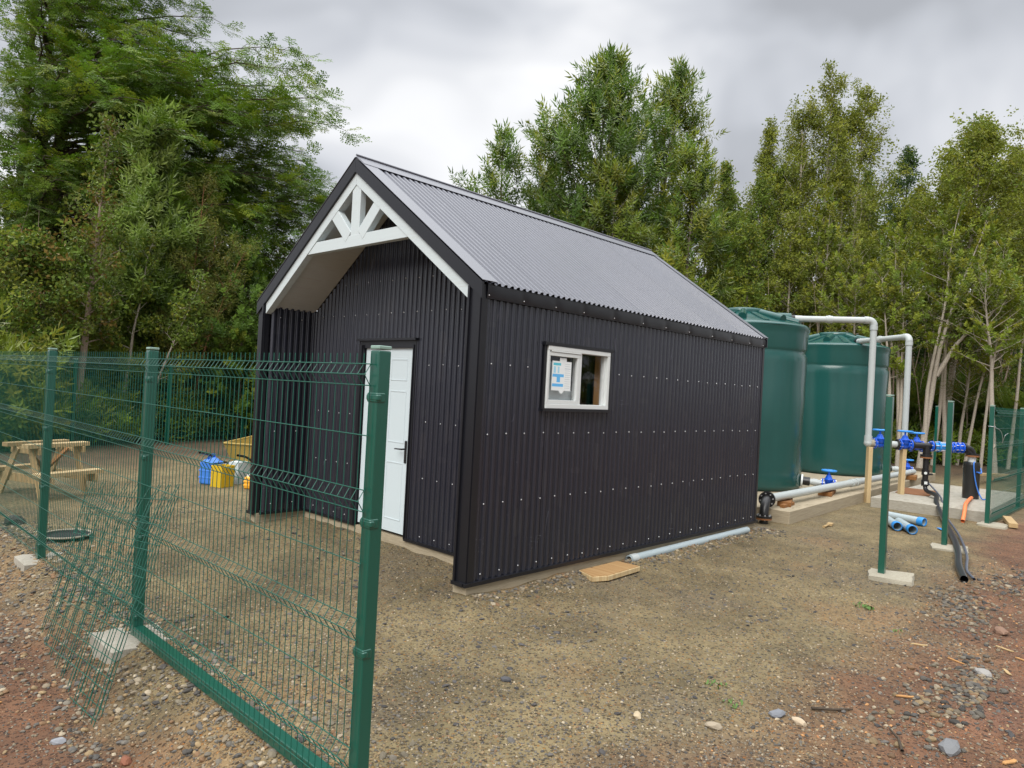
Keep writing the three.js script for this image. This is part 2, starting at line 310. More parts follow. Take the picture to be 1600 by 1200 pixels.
scatter('fine_gravel', 'fine crushed gravel covering the yard around the shed', 90000, 301, (R) => { const d = 2.2 + 8 * R() ** 1.5, a = -0.2 + R() * 1.75; const x = Math.cos(a) * d, z = -Math.sin(a) * d; return earth(x, z).red > 0.75 && R() < 0.6 || blocked(x, z) ? null : [x, z]; }, (R) => 0.0028 + 0.0065 * R() ** 3, 0.6, STONE);
scatter('dark_gravel', 'scattered dark flat gravel stones lying on the yard', 1500, 302, (R) => { const x = 1.8 + 8 * R(), z = -9 * R() - 0.3; const n = fbm(x * 0.8, 4.4, z * 0.8, 2); return n < 0.0 - 0.1 * R() || blocked(x, z) ? null : [x, z]; }, (R) => 0.006 + 0.016 * R() ** 2.6, 0.45, [[0.05, 0.05, 0.054], [0.075, 0.075, 0.08], [0.11, 0.108, 0.108]]);
scatter('river_pebbles', 'rounded river pebbles strewn along the foot of the near fence', 5600, 303, (R) => { const x = 0.75 + 1.5 * R(), z = -1.9 - 7.5 * R(); const f = sstep(0.8, 1.45, x) * sstep(2.3, 1.7, x); return R() > f * (0.5 + 1.3 * fbm(x * 2, 1, z * 2, 2)) ? null : [x, z]; }, (R) => 0.006 + 0.017 * R() ** 2.8, 0.62, STONE);
scatter('stone_spill', 'spilled rounded stones in heaps on the red earth at right', 1300, 304, (R) => { const k = R(), b = k < 0.45 ? [7.5, -1.45, 1.3, 0.42, -0.25] : k < 0.62 ? [5.5, -0.95, 0.8, 0.18, -0.1] : k < 0.8 ? [8.9, -1.3, 1.3, 0.4, -0.2] : [5.0, -1.05, 1.6, 0.45, -0.05]; const u = (R() + R() + R()) / 1.5 - 1, v = (R() + R() + R()) / 1.5 - 1; return [b[0] + u * b[2], b[1] + v * b[3] + u * b[4]]; }, (R) => 0.008 + 0.019 * R() ** 2.2, 0.62, STONE.map((c) => c.map((v) => v * 0.75)));
scatter('earth_pebbles', 'small mixed pebbles trodden into the red earth outside the fence', 4800, 305, (R) => { const k = R() < 0.1, x = k ? 0.2 + 1.4 * R() : 1.9 + 9 * R() ** 1.3, z = k ? -1.2 - 7 * R() : -1.7 + 1.7 * R(); return earth(x, z).red < 0.3 ? null : [x, z]; }, (R) => 0.0035 + 0.01 * R() ** 3, 0.6, [...STONE, [0.34, 0.17, 0.08], [0.45, 0.25, 0.11]]);
scatter('wall_gravel', 'pale gravel gathered along the foot of the side wall', 1300, 306, (R) => [4.0 + 5.6 * R(), -4.16 + 0.26 * R() ** 2], (R) => 0.006 + 0.016 * R() ** 2, 0.6, STONE);
// single stones that stand out
[[4.3, -0.84, 0.062, [0.16, 0.165, 0.17], 'large grey flat stone lying on the red earth at the front right'], [3.99, -1.5, 0.035, [0.45, 0.36, 0.25], 'pale tan round stone on the border of gravel and red earth'], [3.98, -1.62, 0.04, [0.17, 0.18, 0.2], 'blue grey stone beside the pale tan round stone'], [3.33, -2.12, 0.03, [0.42, 0.34, 0.22], 'small sandy cobble on the bare orange patch of the yard'], [3.55, -1.78, 0.036, [0.3, 0.25, 0.18], 'brown cobble at the edge of the gravel near the front'],
 [1.33, -3.3, 0.034, [0.4, 0.35, 0.25], 'cream stone among the pebbles under the near fence rail'], [1.28, -3.75, 0.033, [0.2, 0.075, 0.04], 'brick red stone among the pebbles by the fence footing'], [1.1, -4.2, 0.03, [0.25, 0.26, 0.28], 'grey stone on red earth in front of the leaning wire panels'], [5.75, -0.95, 0.05, [0.28, 0.27, 0.25], 'grey round stone capping the small stone heap on the right'], [3.1, -2.9, 0.028, [0.07, 0.07, 0.075], 'lone black stone on the yard near the gate post'], [6.95, -1.05, 0.06, [0.2, 0.12, 0.08], 'dark brown muddy stone at the tip of the stone spill']].forEach(([x, z, s, c, label], i) => {
  const m = solo('loose_stone', pebbleGeo(400 + i, 0.62), std({ color: lin(...c), roughness: 0.85 }), label, 'stone', 'single stones lying on the ground');
  m.position.set(x, height(x, z) + s * 0.3, z); m.scale.set(s * 1.25, s, s); m.rotation.y = i * 1.3;
});

// ---------------------------------------------------------------- the shed
const X0 = 3.955, X1 = 9.266, Z0 = -4.199, Z1 = -8.022, YB = 0.145, ZR = (Z0 + Z1) / 2, XR = 4.585, SL = Math.tan(0.6137), RY = 3.965;
const roofY = (z) => RY - SL * Math.abs(z - ZR);
// corrugated sheet: u along U, v along Vd, waves along N; ivs(u) gives the open stretches of v
function corrugated(A, U, Vd, N, u0, u1, ivs, amp = 0.012, pitch = 0.076) {
  const pos = [], nor = [], uv = [], idx = [], per = 14, n = Math.max(2, Math.round(((u1 - u0) / pitch) * per));
  const wave = (u) => amp * Math.tanh(2.8 * Math.sin((u / pitch) * 2 * Math.PI)) / 0.993;
  const put = (u, v) => {
    const w = wave(u), s = (wave(u + 0.001) - wave(u - 0.001)) / 0.002, p = A.clone().addScaledVector(U, u).addScaledVector(Vd, v).addScaledVector(N, w), q = N.clone().addScaledVector(U, -s).normalize();
    pos.push(p.x, p.y, p.z); nor.push(q.x, q.y, q.z); uv.push(u, v); return pos.length / 3 - 1;
  };
  for (let i = 0; i < n; i++) {
    const a = lerp(u0, u1, i / n), b = lerp(u0, u1, (i + 1) / n), mid = ivs((a + b) / 2), A1 = ivs(a), B1 = ivs(b);
    mid.forEach((m, k) => {
      const ia = A1.length === mid.length ? A1[k] : m, ib = B1.length === mid.length ? B1[k] : m;
      const p = put(a, ia[0]), q = put(b, ib[0]), r = put(b, ib[1]), s = put(a, ia[1]); idx.push(p, q, r, p, r, s);
    });
  }
  const face = U.clone().cross(Vd).dot(N) > 0;
  if (!face) for (let i = 0; i < idx.length; i += 3) [idx[i + 1], idx[i + 2]] = [idx[i + 2], idx[i + 1]];
  return geo(pos, nor, uv, idx);
}
const shed = thing('shed', 'black corrugated metal shed with a steep gable roof and white timber gable truss', 'shed', [(X0 + X1) / 2, 0, ZR]);
const onShed = (name, geos, mat, label) => { // geometry is written in world coordinates and brought to the shed's base
  const list = (Array.isArray(geos) ? geos : [geos]).map((g) => prep(g).translate(-(X0 + X1) / 2, 0, -ZR)); return part(shed, name, list, mat, label);
};
const sheets = (u0, u1, w, make) => { const n = Math.round((u1 - u0) / w); for (let i = 0; i < n; i++) make(lerp(u0, u1, i / n), Math.min(u1, lerp(u0, u1, (i + 1) / n) + (i < n - 1 ? 0.03 : 0)), i); };
const eX = V(1, 0, 0), eY = V(0, 1, 0), eZ = V(0, 0, 1), screws = [], screwGeo = new THREE.SphereGeometry(0.0066, 6, 4);
const screwAt = (x, y, z) => screws.push(screwGeo.clone().scale(1, 1, 1).translate(x, y, z));
// side wall with the window
const WX0 = 4.79, WX1 = 5.73, WY0 = 1.592, WY1 = 2.16;
sheets(X0 + 0.02, X1 - 0.02, 0.836, (a, b, i) => onShed('wall_sheet', corrugated(V(0, 0, Z0 - 0.012 + (i % 2) * 0.0022), eX, eY, eZ, a, b, (u) => (u > WX0 && u < WX1 ? [[YB, WY0], [WY1, 2.575]] : [[YB, 2.575]])), M.cladding));
sheets(X0 + 0.02, X1 - 0.02, 0.836, (a, b, i) => onShed('wall_sheet', corrugated(V(0, 0, Z1 + 0.012 - (i % 2) * 0.0022), eX, eY, eZ.clone().negate(), a, b, () => [[YB, 2.575]]), M.cladding));
const Rs = rngOf(70);
for (const y of [0.205, 0.782, 1.366, 1.95]) for (let k = 0; k < 23; k++) {
  const x = 4.103 + k * 0.228 - 0.0 + (k % 4 === 3 ? 0.02 : 0); if (x > X1 - 0.04) continue;
  if (y > 1.5 && x > WX0 - 0.05 && x < WX1 + 0.05) continue;
  if (y === 1.95 && Rs() < 0.06) continue;
  screwAt(x + (Rs() - 0.5) * 0.008, y + (Rs() - 0.5) * 0.012, Z0 + 0.002);
}
// recessed front wall with the door, back wall, wing walls beside the recess
const DZ0 = -6.735, DZ1 = -5.835, DY = 2.155, soff = (z) => roofY(z) - 0.19;
sheets(-Z0 + 0.15, -Z1 - 0.15, 0.78, (a, b, i) => onShed('wall_sheet', corrugated(V(XR + 0.008 - (i % 2) * 0.0022, 0, 0), eZ.clone().negate(), eY, eX.clone().negate(), a, b, (u) => (u > -DZ1 && u < -DZ0 ? [[DY, soff(-u)]] : [[YB, soff(-u)]])), M.cladding));
sheets(-Z0 + 0.01, -Z1 - 0.01, 0.836, (a, b, i) => onShed('wall_sheet', corrugated(V(X1 - 0.012 + (i % 2) * 0.0022, 0, 0), eZ.clone().negate(), eY, eX, a, b, (u) => [[YB, roofY(-u) - 0.03]]), M.cladding));
onShed('wall_sheet', corrugated(V(0, 0, Z1 + 0.187), eX, eY, eZ, X0 + 0.06, XR - 0.004, () => [[YB, 2.6]]), M.cladding);
onShed('wall_sheet', corrugated(V(0, 0, Z0 - 0.147), eX, eY, eZ.clone().negate(), X0 + 0.06, XR - 0.004, () => [[YB, 2.6]]), M.cladding);
for (const y of [0.205, 0.79, 1.366, 1.95, 2.5, 2.86]) for (let k = 0; k < 16; k++) {
  const z = -4.45 - k * 0.228; if (z < Z1 + 0.2 || (y < DY + 0.05 && z > DZ0 - 0.06 && z < DZ1 + 0.06) || y > soff(z) - 0.1) continue;
  screwAt(XR - 0.002, y + (Rs() - 0.5) * 0.012, z + (Rs() - 0.5) * 0.008);
}
for (const y of [0.24, 1.1, 1.95, 2.45]) for (const x of [4.12, 4.4]) screwAt(x, y, Z1 + 0.197);
// corner trims, base flashing, eave flashing
for (const [zc, s] of [[Z0, 1], [Z1, -1]]) {
  each('corner_trim', [bx(0.012, 2.47, 0.15, X0 - 0.004, YB + 1.235, zc - s * 0.075), bx(0.07, 2.45, 0.01, X0 + 0.037, YB + 1.225, zc + s * 0.002), bx(0.045, 2.42, 0.01, X0 + 0.0295, YB + 1.21, zc - s * 0.145)], M.flash);
  onShed('corner_bead', [bx(0.022, 2.44, 0.022, X0 - 0.018, YB + 1.22, zc - s * 0.126)], M.flash);
  each('corner_trim', [bx(0.01, 2.45, 0.07, X1 + 0.005, YB + 1.225, zc - s * 0.035), bx(0.05, 2.45, 0.01, X1 - 0.022, YB + 1.225, zc + s * 0.003)], M.flash);
  each('base_flashing', [bx(X1 - X0 + 0.06, 0.03, 0.03, (X0 + X1) / 2, YB - 0.012, zc + s * 0.008), bx(0.03, 0.03, 0.14, X0 - 0.02, YB - 0.012, zc - s * 0.082)], M.flash);
}
each('base_flashing', [bx(0.03, 0.028, -Z0 + 0.15 < 0 ? 1 : DZ1 - 0.0 === 0 ? 1 : 1.48, XR - 0.008, YB - 0.01, (Z0 - 0.15 + DZ1) / 2), bx(0.03, 0.028, DZ0 - (Z1 + 0.19), XR - 0.008, YB - 0.01, (DZ0 + Z1 + 0.19) / 2), bx(XR - X0 - 0.05, 0.028, 0.03, (X0 + XR) / 2 + 0.01, YB - 0.0108, Z1 + 0.196)], M.flash);
{ // dented eave flashing above the side wall
  const pos = [], uv = [], idx = [], n = 180, rows = [0, 0.12, 0.45, 0.8, 1], R = rngOf(9), xs = [4.03, 4.45, 4.88, 5.29, 5.78, 6.3, 6.75, 7.25, 7.8, 8.3, 8.8, 9.2];
  for (let i = 0; i <= n; i++) rows.forEach((t, j) => {
    const x = lerp(X0 + 0.05, X1 + 0.005, i / n); let dz = 0.014 + 0.006 * Math.sin(t * 3.1) + 0.003 * fbm(x * 4, t, 2, 2);
    for (const s of xs) dz -= 0.010 * Math.exp(-(((x - s) / 0.045) ** 2)) * (1 - t) ** 0.7;
    if (x > 6.28) dz -= 0.004;
    pos.push(x, 2.487 + t * 0.115 - (x > 6.28 ? 0.004 : 0), Z0 + dz + 0.006); uv.push(x, t * 0.1);
    if (i && j) { const a = i * 5 + j, b = a - 5; idx.push(b - 1, a - 1, b, b, a - 1, a); }
  });
  const face = geo(pos, null, uv, idx), lip = bx(X1 - X0 - 0.05, 0.004, 0.022, (X0 + X1) / 2 + 0.027, 2.485, Z0 + 0.008), back = bx(X1 - X0 - 0.06, 0.11, 0.004, (X0 + X1) / 2 + 0.027, 2.545, Z0 + 0.0005);
  onShed('eave_flashing', [face, lip, back], M.flash);
  for (const s of xs) screwAt(s, 2.51, Z0 + 0.013);
}
onShed('eave_flashing', bx(X1 - X0, 0.115, 0.012, (X0 + X1) / 2, 2.545, Z1 - 0.008), M.flash);
onShed('screws', screws, M.screw).userData.kind = 'stuff';
// roof
const slope = V(0, Math.sin(0.6137), 0), half = -(Z1 - Z0) / 2 + 0.035, run = half / Math.cos(0.6137);
for (const s of [1, -1]) {
  const up = V(0, Math.sin(0.6137), -s * Math.cos(0.6137)), nn = V(0, Math.cos(0.6137), s * Math.sin(0.6137)), A = V(0, RY - half * SL + 0.012, ZR + s * half);
  sheets(X0 + 0.0, X1 + 0.02, 0.76, (a, b, i) => onShed('roof_sheet', corrugated(A.clone().addScaledVector(nn, (i % 2) * 0.0006), eX, up, nn, a, b, () => [[0, run - 0.02]], 0.0105), M.roof));
  // ridge cap wing and gable flashings lying on the sheets
  const strip = (x0, x1, v0, v1, off, t) => { const c = A.clone().addScaledVector(up, (v0 + v1) / 2).addScaledVector(nn, off); c.x = (x0 + x1) / 2; const m = new THREE.Matrix4().makeBasis(eX, up, eX.clone().cross(up)).setPosition(c); return prep(new RoundedBoxGeometry(x1 - x0, v1 - v0, t, 1, t * 0.3)).applyMatrix4(m); };
  onShed('ridge_cap', [strip(X0 - 0.02, X1 + 0.04, run - 0.17, run + 0.004, 0.0195, 0.005)], M.roofFlash);
  onShed('gable_flashing', [strip(X0 - 0.03, X0 + 0.14, 0.006, run - 0.002, 0.0155, 0.004)], M.roofFlash);
  onShed('gable_flashing', [strip(X1 - 0.09, X1 + 0.035, 0.006, run - 0.002, 0.0155, 0.004)], M.roofFlash);
  const b0 = V(0, roofY(ZR + s * (half - 0.005)) , ZR + s * (half - 0.005));
  // black barge board on the front gable: a sheared plate with vertical ends
  const shear = (za, zb, top, hgt, x0, x1) => { const q = (z) => RY - SL * Math.abs(z - ZR) - top; const p = []; for (const [z, dy] of [[za, 0], [zb, 0], [zb, -hgt], [za, -hgt]]) for (const x of [x0, x1]) p.push(V(x, q(z) + dy, z)); return hexa(p); };
  onShed('barge_board', shear(ZR + s * 0.001, ZR + s * (half - 0.004), -0.012, 0.135, X0 - 0.026, X0 - 0.004), M.flash);
  onShed('barge_board', shear(ZR + s * 0.001, ZR + s * (half - 0.004), -0.012, 0.12, X1 + 0.012, X1 + 0.03), M.flash);
  onShed('soffit', shear(ZR + s * 0.001, ZR + s * (half - 0.19), 0.168, 0.018, X0 + 0.06, XR - 0.005), M.soffit);
  onShed('rafter', shear(ZR + s * 0.001, ZR + s * (half - 0.19), 0.124, 0.122, X0 - 0.002, X0 + 0.075), M.white);
}
function hexa(p) { // eight corners: (front, back) pairs going round
  const f = [[0, 2, 4, 6], [1, 7, 5, 3], [0, 1, 3, 2], [2, 3, 5, 4], [4, 5, 7, 6], [6, 7, 1, 0]], pos = [], uv = [], idx = [], c = p.reduce((a, b) => a.add(b), V(0, 0, 0)).multiplyScalar(1 / 8);
  for (const q of f) {
    const n = p[q[1]].clone().sub(p[q[0]]).cross(p[q[3]].clone().sub(p[q[0]])), mid = q.reduce((a, i) => a.add(p[i]), V(0, 0, 0)).multiplyScalar(0.25), o = n.dot(mid.sub(c)) > 0 ? q : [...q].reverse(), k = pos.length / 3;
    o.forEach((i) => { pos.push(p[i].x, p[i].y, p[i].z); uv.push(p[i].x + p[i].z, p[i].y); }); idx.push(k, k + 1, k + 2, k, k + 2, k + 3);
  }
  return geo(pos, null, uv, idx);
}
onShed('ridge_cap', rod(V(X0 - 0.02, RY + 0.046, ZR), V(X1 + 0.04, RY + 0.046, ZR), 0.012, 8), M.roofFlash);
// white truss in the gable: collar tie, king post, two struts
onShed('collar_tie', rb(0.068, 0.12, 1.86, X0 + 0.038, 3.152, ZR + 0.01, 0.004), M.white);
onShed('king_post', rb(0.066, 0.55, 0.15, X0 + 0.0385, 3.47, ZR + 0.003, 0.004), M.white);
for (const s of [1, -1]) { const a = V(X0 + 0.036, 3.2, ZR + s * 0.105), b = V(X0 + 0.036, 3.49, ZR + s * 0.405); onShed('strut', bar(a, b, 0.07, 0.135, eX), M.white); }
// plinth and floor
onShed('plinth', [bx(X1 - X0 - 0.02, 0.33, 0.16, (X0 + X1) / 2, -0.037, Z0 - 0.088), bx(X1 - X0 - 0.02, 0.33, 0.16, (X0 + X1) / 2, -0.037, Z1 + 0.088), bx(0.16, 0.33, 3.48, XR + 0.082, -0.036, ZR), bx(0.16, 0.33, 3.48, X1 - 0.092, -0.036, ZR)], M.concreteTan);
onShed('floor', bx(X1 - XR - 0.3, 0.1, 3.46, (X1 + XR) / 2, 0.07, ZR), M.concrete);
// timber studs inside, the board leaning inside the window
for (let k = 0; k < 9; k++) onShed('stud', bx(0.045, 2.36, 0.09, k === 1 ? 5.762 : k === 2 ? 5.9 : 4.7 + k * 0.55, 1.34, Z0 - 0.12), M.woodTan);
{ const s = new THREE.Shape(); s.moveTo(4.76, 1.45); s.lineTo(4.76, 2.2); s.lineTo(4.84, 2.1); s.lineTo(5.47, 1.57); s.lineTo(5.47, 1.45); s.closePath();
  onShed('board', new THREE.ExtrudeGeometry(s, { depth: 0.012, bevelEnabled: false }).translate(0, 0, Z0 - 0.069), M.white, 'white board seen leaning behind the window pane'); }
// door
const doorPart = onShed('door', [bx(0.04, 1.985, 0.872, XR + 0.036, 0.165 + 0.9925, (DZ0 + DZ1) / 2 + 0.004)], M.door);
{
  const zc = (DZ0 + DZ1) / 2, mk = (y0, y1, z0, z1) => { const g = []; const x = XR + 0.0155, t = 0.012; for (const [w, h, z, y] of [[z1 - z0, t, (z0 + z1) / 2, y0], [z1 - z0, t, (z0 + z1) / 2, y1]]) g.push(rb(0.008, h, w, x + 0.0005, y, z, 0.002)); for (const z of [z0, z1]) g.push(rb(0.0078, y1 - y0 + t, t, x + 0.0005, (y0 + y1) / 2, z, 0.002)); return g; };
  for (const s of [-1, 1]) { const za = zc + s * 0.19 - 0.135, zb = za + 0.27; for (const [y0, y1] of [[1.78, 2.0], [1.12, 1.66], [0.3, 0.9]]) { const m = new THREE.Mesh(mergeGeometries(mk(y0, y1, za, zb).map((g) => prep(g).translate(-(X0 + X1) / 2, 0, -ZR))), M.door); m.name = 'panel'; m.castShadow = m.receiveShadow = true; doorPart.add(m); } }
  const h = new THREE.Mesh(mergeGeometries([rb(0.012, 0.235, 0.034, XR + 0.01, 1.03, DZ1 - 0.075, 0.005), rod(V(XR + 0.008, 1.06, DZ1 - 0.075), V(XR - 0.045, 1.06, DZ1 - 0.075), 0.009), rod(V(XR - 0.045, 1.06, DZ1 - 0.068), V(XR - 0.045, 1.056, DZ1 - 0.19), 0.009, 10, 0.007)].map((g) => prep(g).translate(-(X0 + X1) / 2, 0, -ZR))), M.blackMetal); h.name = 'handle'; h.castShadow = true; doorPart.add(h);
}
each('door_frame', [bx(0.07, DY - 0.14, 0.014, XR + 0.012, (DY + 0.14) / 2, DZ0 - 0.006), bx(0.07, DY - 0.14, 0.014, XR + 0.012, (DY + 0.14) / 2, DZ1 + 0.004), bx(0.04, DY - 0.14, 0.05, XR - 0.0155 , (DY + 0.14) / 2, DZ0 - 0.036), bx(0.01, DY - 0.14, 0.035, XR - 0.0075, (DY + 0.14) / 2, DZ1 + 0.028), bx(0.085, 0.024, 1.06, XR - 0.004, DY + 0.058, (DZ0 + DZ1) / 2 - 0.018), bx(0.03, 0.08, 1.0, XR + 0.006, DY + 0.006, (DZ0 + DZ1) / 2 - 0.01)], M.flash);
// window
{
  const zc = Z0 - 0.012, w = WX1 - WX0, h = WY1 - WY0, mx = (WX0 + WX1) / 2 + 0.005, my = (WY0 + WY1) / 2, T = 0.042;
  const fr = onShed('window_frame', [rb(w, T, 0.09, (WX0 + WX1) / 2, WY1 - T / 2, zc, 0.004), rb(w, T, 0.09, (WX0 + WX1) / 2, WY0 + T / 2, zc, 0.004), rb(0.02, h - 2 * T, 0.088, WX0 + 0.01, my, zc, 0.004), rb(T, h - 2 * T, 0.088, WX1 - T / 2, my, zc, 0.004), rb(0.05, h - 2 * T, 0.07, mx, my, zc - 0.002, 0.004), rb(0.018, h - 2 * T, 0.04, WX1 - T - 0.009, my, zc - 0.005, 0.003), rb(mx - WX0 - T, 0.012, 0.092, (WX0 + T + mx) / 2, WY1 - T - 0.006, zc, 0.003)], M.pvcWhite);
  const rel = (g) => prep(g).translate(-(X0 + X1) / 2, 0, -ZR);
  const sub = (name, list, mat) => { const m = new THREE.Mesh(mergeGeometries(list.map(rel)), mat); m.name = name; m.castShadow = m.receiveShadow = true; fr.add(m); return m; };
  const sx0 = WX0 + 0.021, sx1 = mx - 0.012, sy0 = WY0 + T + 0.002, sy1 = WY1 - T - 0.014, S = 0.034;
  sub('sash', [rb(sx1 - sx0, S, 0.034, (sx0 + sx1) / 2, sy1 - S / 2, zc + 0.022, 0.003), rb(sx1 - sx0, S, 0.034, (sx0 + sx1) / 2, sy0 + S / 2, zc + 0.022, 0.003), rb(0.016, sy1 - sy0 - 2 * S, 0.033, sx0 + 0.008, (sy0 + sy1) / 2, zc + 0.022, 0.003), rb(S, sy1 - sy0 - 2 * S, 0.033, sx1 - S / 2, (sy0 + sy1) / 2, zc + 0.022, 0.003)], M.pvcWhite);
  sub('pane', [new THREE.PlaneGeometry(sx1 - sx0 - S - 0.008, sy1 - sy0 - 2 * S + 0.01).translate((sx0 + sx1) / 2 - 0.012, (sy0 + sy1) / 2, zc + 0.018)], M.glass);
  sub('pane', [new THREE.PlaneGeometry(WX1 - T - mx - 0.03, h - 2 * T + 0.004).translate((mx + 0.025 + WX1 - T - 0.01) / 2, my, zc - 0.008)], M.glass);
  const lab = canvasTex(256, (c, W, Hh) => {
    c.fillStyle = '#e9eeee'; c.fillRect(0, 0, W, Hh); c.fillStyle = '#5ac4d6'; c.fillRect(14, 16, 100, 22); c.fillStyle = '#62b6ee'; c.fillRect(8, 112, 150, 26); c.fillRect(64, 138, 46, 46); c.fillRect(8, 196, 146, 26);
    c.fillStyle = '#a5d8ec'; c.fillRect(20, 48, 30, 56); c.fillRect(74, 48, 22, 56); c.fillStyle = '#c9d2d4'; for (let i = 0; i < 12; i++) c.fillRect(170, 20 + i * 19, 70, 5); c.fillStyle = '#aeb9bd'; c.fillRect(166, 62, 82, 3);
  });
  const s = new THREE.Shape(); s.moveTo(0, 0); s.lineTo(0.085, 0); s.lineTo(0.105, -0.024); s.lineTo(0.128, -0.024); s.lineTo(0.148, 0); s.lineTo(0.225, 0); s.lineTo(0.225, 0.255); s.lineTo(0.165, 0.255); s.lineTo(0.165, 0.285); s.lineTo(0.085, 0.285); s.lineTo(0.085, 0.255); s.lineTo(0, 0.255); s.closePath();
  const g = new THREE.ExtrudeGeometry(s, { depth: 0.0015, bevelEnabled: false }), uvA = g.attributes.uv, p = g.attributes.position; for (let i = 0; i < uvA.count; i++) uvA.setXY(i, p.getX(i) / 0.225, p.getY(i) / 0.255);
  sub('sticker', [g.scale(1.22, 1.06, 1).translate(WX0 + 0.085, WY0 + 0.165, zc + 0.0205)], std({ map: lab, roughness: 0.6 }));
  each('window_trim', [bx(w + 0.1, 0.03, 0.05, (WX0 + WX1) / 2, WY1 + 0.016, Z0 + 0.012), bx(w + 0.08, 0.026, 0.055, (WX0 + WX1) / 2 - 0.01, WY0 - 0.014, Z0 + 0.014), bx(0.036, h, 0.026, WX0 - 0.019, my, Z0 + 0.003), bx(0.036, h, 0.026, WX1 + 0.019, my, Z0 + 0.003)], M.flash);
}

// ---------------------------------------------------------------- tanks, slabs and pipework
{
  const slab = bx(9.9, 0.3, 3.9, 0, 0.035, 0); slab.rotateY(0.045); slab.translate(15.05, 0, -6.25);
  struct('tank_slab', [prep(new RoundedBoxGeometry(10.2, 0.34, 3.7, 1, 0.012)).rotateY(0.045).translate(15.27, 0.015, -6.22)], M.concreteTan);
  struct('wellhead_slab', [prep(new RoundedBoxGeometry(4.1, 0.34, 1.72, 1, 0.012)).rotateY(0.02).translate(15.6, 0.006, -3.22)], M.concreteGrey);
}
const SLABY = 0.185, PADY = 0.176;
function makeTank() {
  const t = thing('water_tank', 'green plastic water tank standing right behind the shed, nearer of the two', 'water tank', [12.77, SLABY, -6.23]);
  const R = 1.17, Hs = 2.95, prof = [[0, 0], [R - 0.1, 0], [R - 0.03, 0.02], [R, 0.09], [R, 0.5], [R - 0.008, 0.75], [R + 0.004, 1.0], [R - 0.006, 1.3], [R + 0.004, 1.6], [R - 0.008, 1.9], [R + 0.002, 2.3], [R + 0.002, 2.42], [R - 0.03, 2.47], [R - 0.028, 2.52], [R - 0.006, 2.56], [R - 0.002, 2.8], [R + 0.018, 2.9], [R + 0.022, 2.945]];
  const body = lathe(prof, 96), p = body.attributes.position;
  for (let i = 0; i < p.count; i++) { const a = Math.atan2(p.getZ(i), p.getX(i)), y = p.getY(i), k = 1 + 0.005 * Math.sin(a * 3 + y * 1.3) + 0.0035 * Math.sin(a * 7 + y * 2.9) + 0.004 * fbm(a * 2.2, y * 1.6, 0.4, 2); if (y > 0.1) p.setXYZ(i, p.getX(i) * k, y, p.getZ(i) * k); }
  body.computeVertexNormals(); part(t, 'tank_body', body, M.tank);
  part(t, 'tank_roof', [prep(lathe([[R + 0.022, Hs - 0.006], [R + 0.026, Hs + 0.012], [R - 0.03, Hs + 0.05], [0.85, Hs + 0.13], [0.42, Hs + 0.27], [0.4, Hs + 0.29]], 96))], M.tankLid);
  part(t, 'lid', [prep(lathe([[0.4, Hs + 0.288], [0.41, Hs + 0.34], [0.36, Hs + 0.37], [0, Hs + 0.385]], 48))], M.tankLid);
  for (let k = 0; k < 8; k++) { // raised ribs on the roof, ending in round noses
    const a = k * Math.PI / 4 + 0.35, c = Math.cos(a), s = Math.sin(a), q0 = V(c * 0.45, Hs + 0.265, s * 0.45), q1 = V(c * 0.98, Hs + 0.125, s * 0.98);
    part(t, 'roof_rib', [prep(rod(q0, q1, 0.075, 14))], M.tankLid);
  }
  for (let k = 0; k < 8; k++) { const a = k * Math.PI / 4 + 0.74, c = Math.cos(a), s = Math.sin(a); part(t, 'roof_rib', [prep(bar(V(c * 0.44, Hs + 0.262, s * 0.44), V(c * 1.08, Hs + 0.06, s * 1.08), 0.1, 0.05, V(-s, 0, c)))], M.tankLid); }
  return t;
}
const tank1 = makeTank();
const tank2 = copyOf(tank1, [17.65, SLABY - 0.0, -6.23], 0.5, 'green plastic water tank farther along the slab, beyond the nearer tank');
for (const c of tank2.children) c.castShadow = true;
// inlet stub on each roof, turned to its pipe
const P1t = V(14.1, 3.38, -4.3), P2t = V(15.65, 3.22, -4.1);
function inlet(tank, to, y, r0) {
  const c = V(tank.position.x, y, tank.position.z), d = V(to.x - c.x, 0, to.z - c.z).normalize(), a = c.clone().addScaledVector(d, r0 - 0.3), b = c.clone().addScaledVector(d, r0);
  const loc = (g) => prep(g).translate(-tank.position.x, -tank.position.y, -tank.position.z).rotateY(-tank.rotation.y);
  part(tank, 'inlet_socket', [loc(rod(a, b, 0.105, 18))], M.tankLid);
  part(tank, 'inlet_nut', [loc(rod(b.clone().addScaledVector(d, -0.01), b.clone().addScaledVector(d, 0.07), 0.072, 14))], M.blackPlastic);
  return b.clone().addScaledVector(d, 0.05);
}
const in1 = inlet(tank1, P1t, 3.36, 0.86), in2 = inlet(tank2, P2t, 3.24, 0.98);
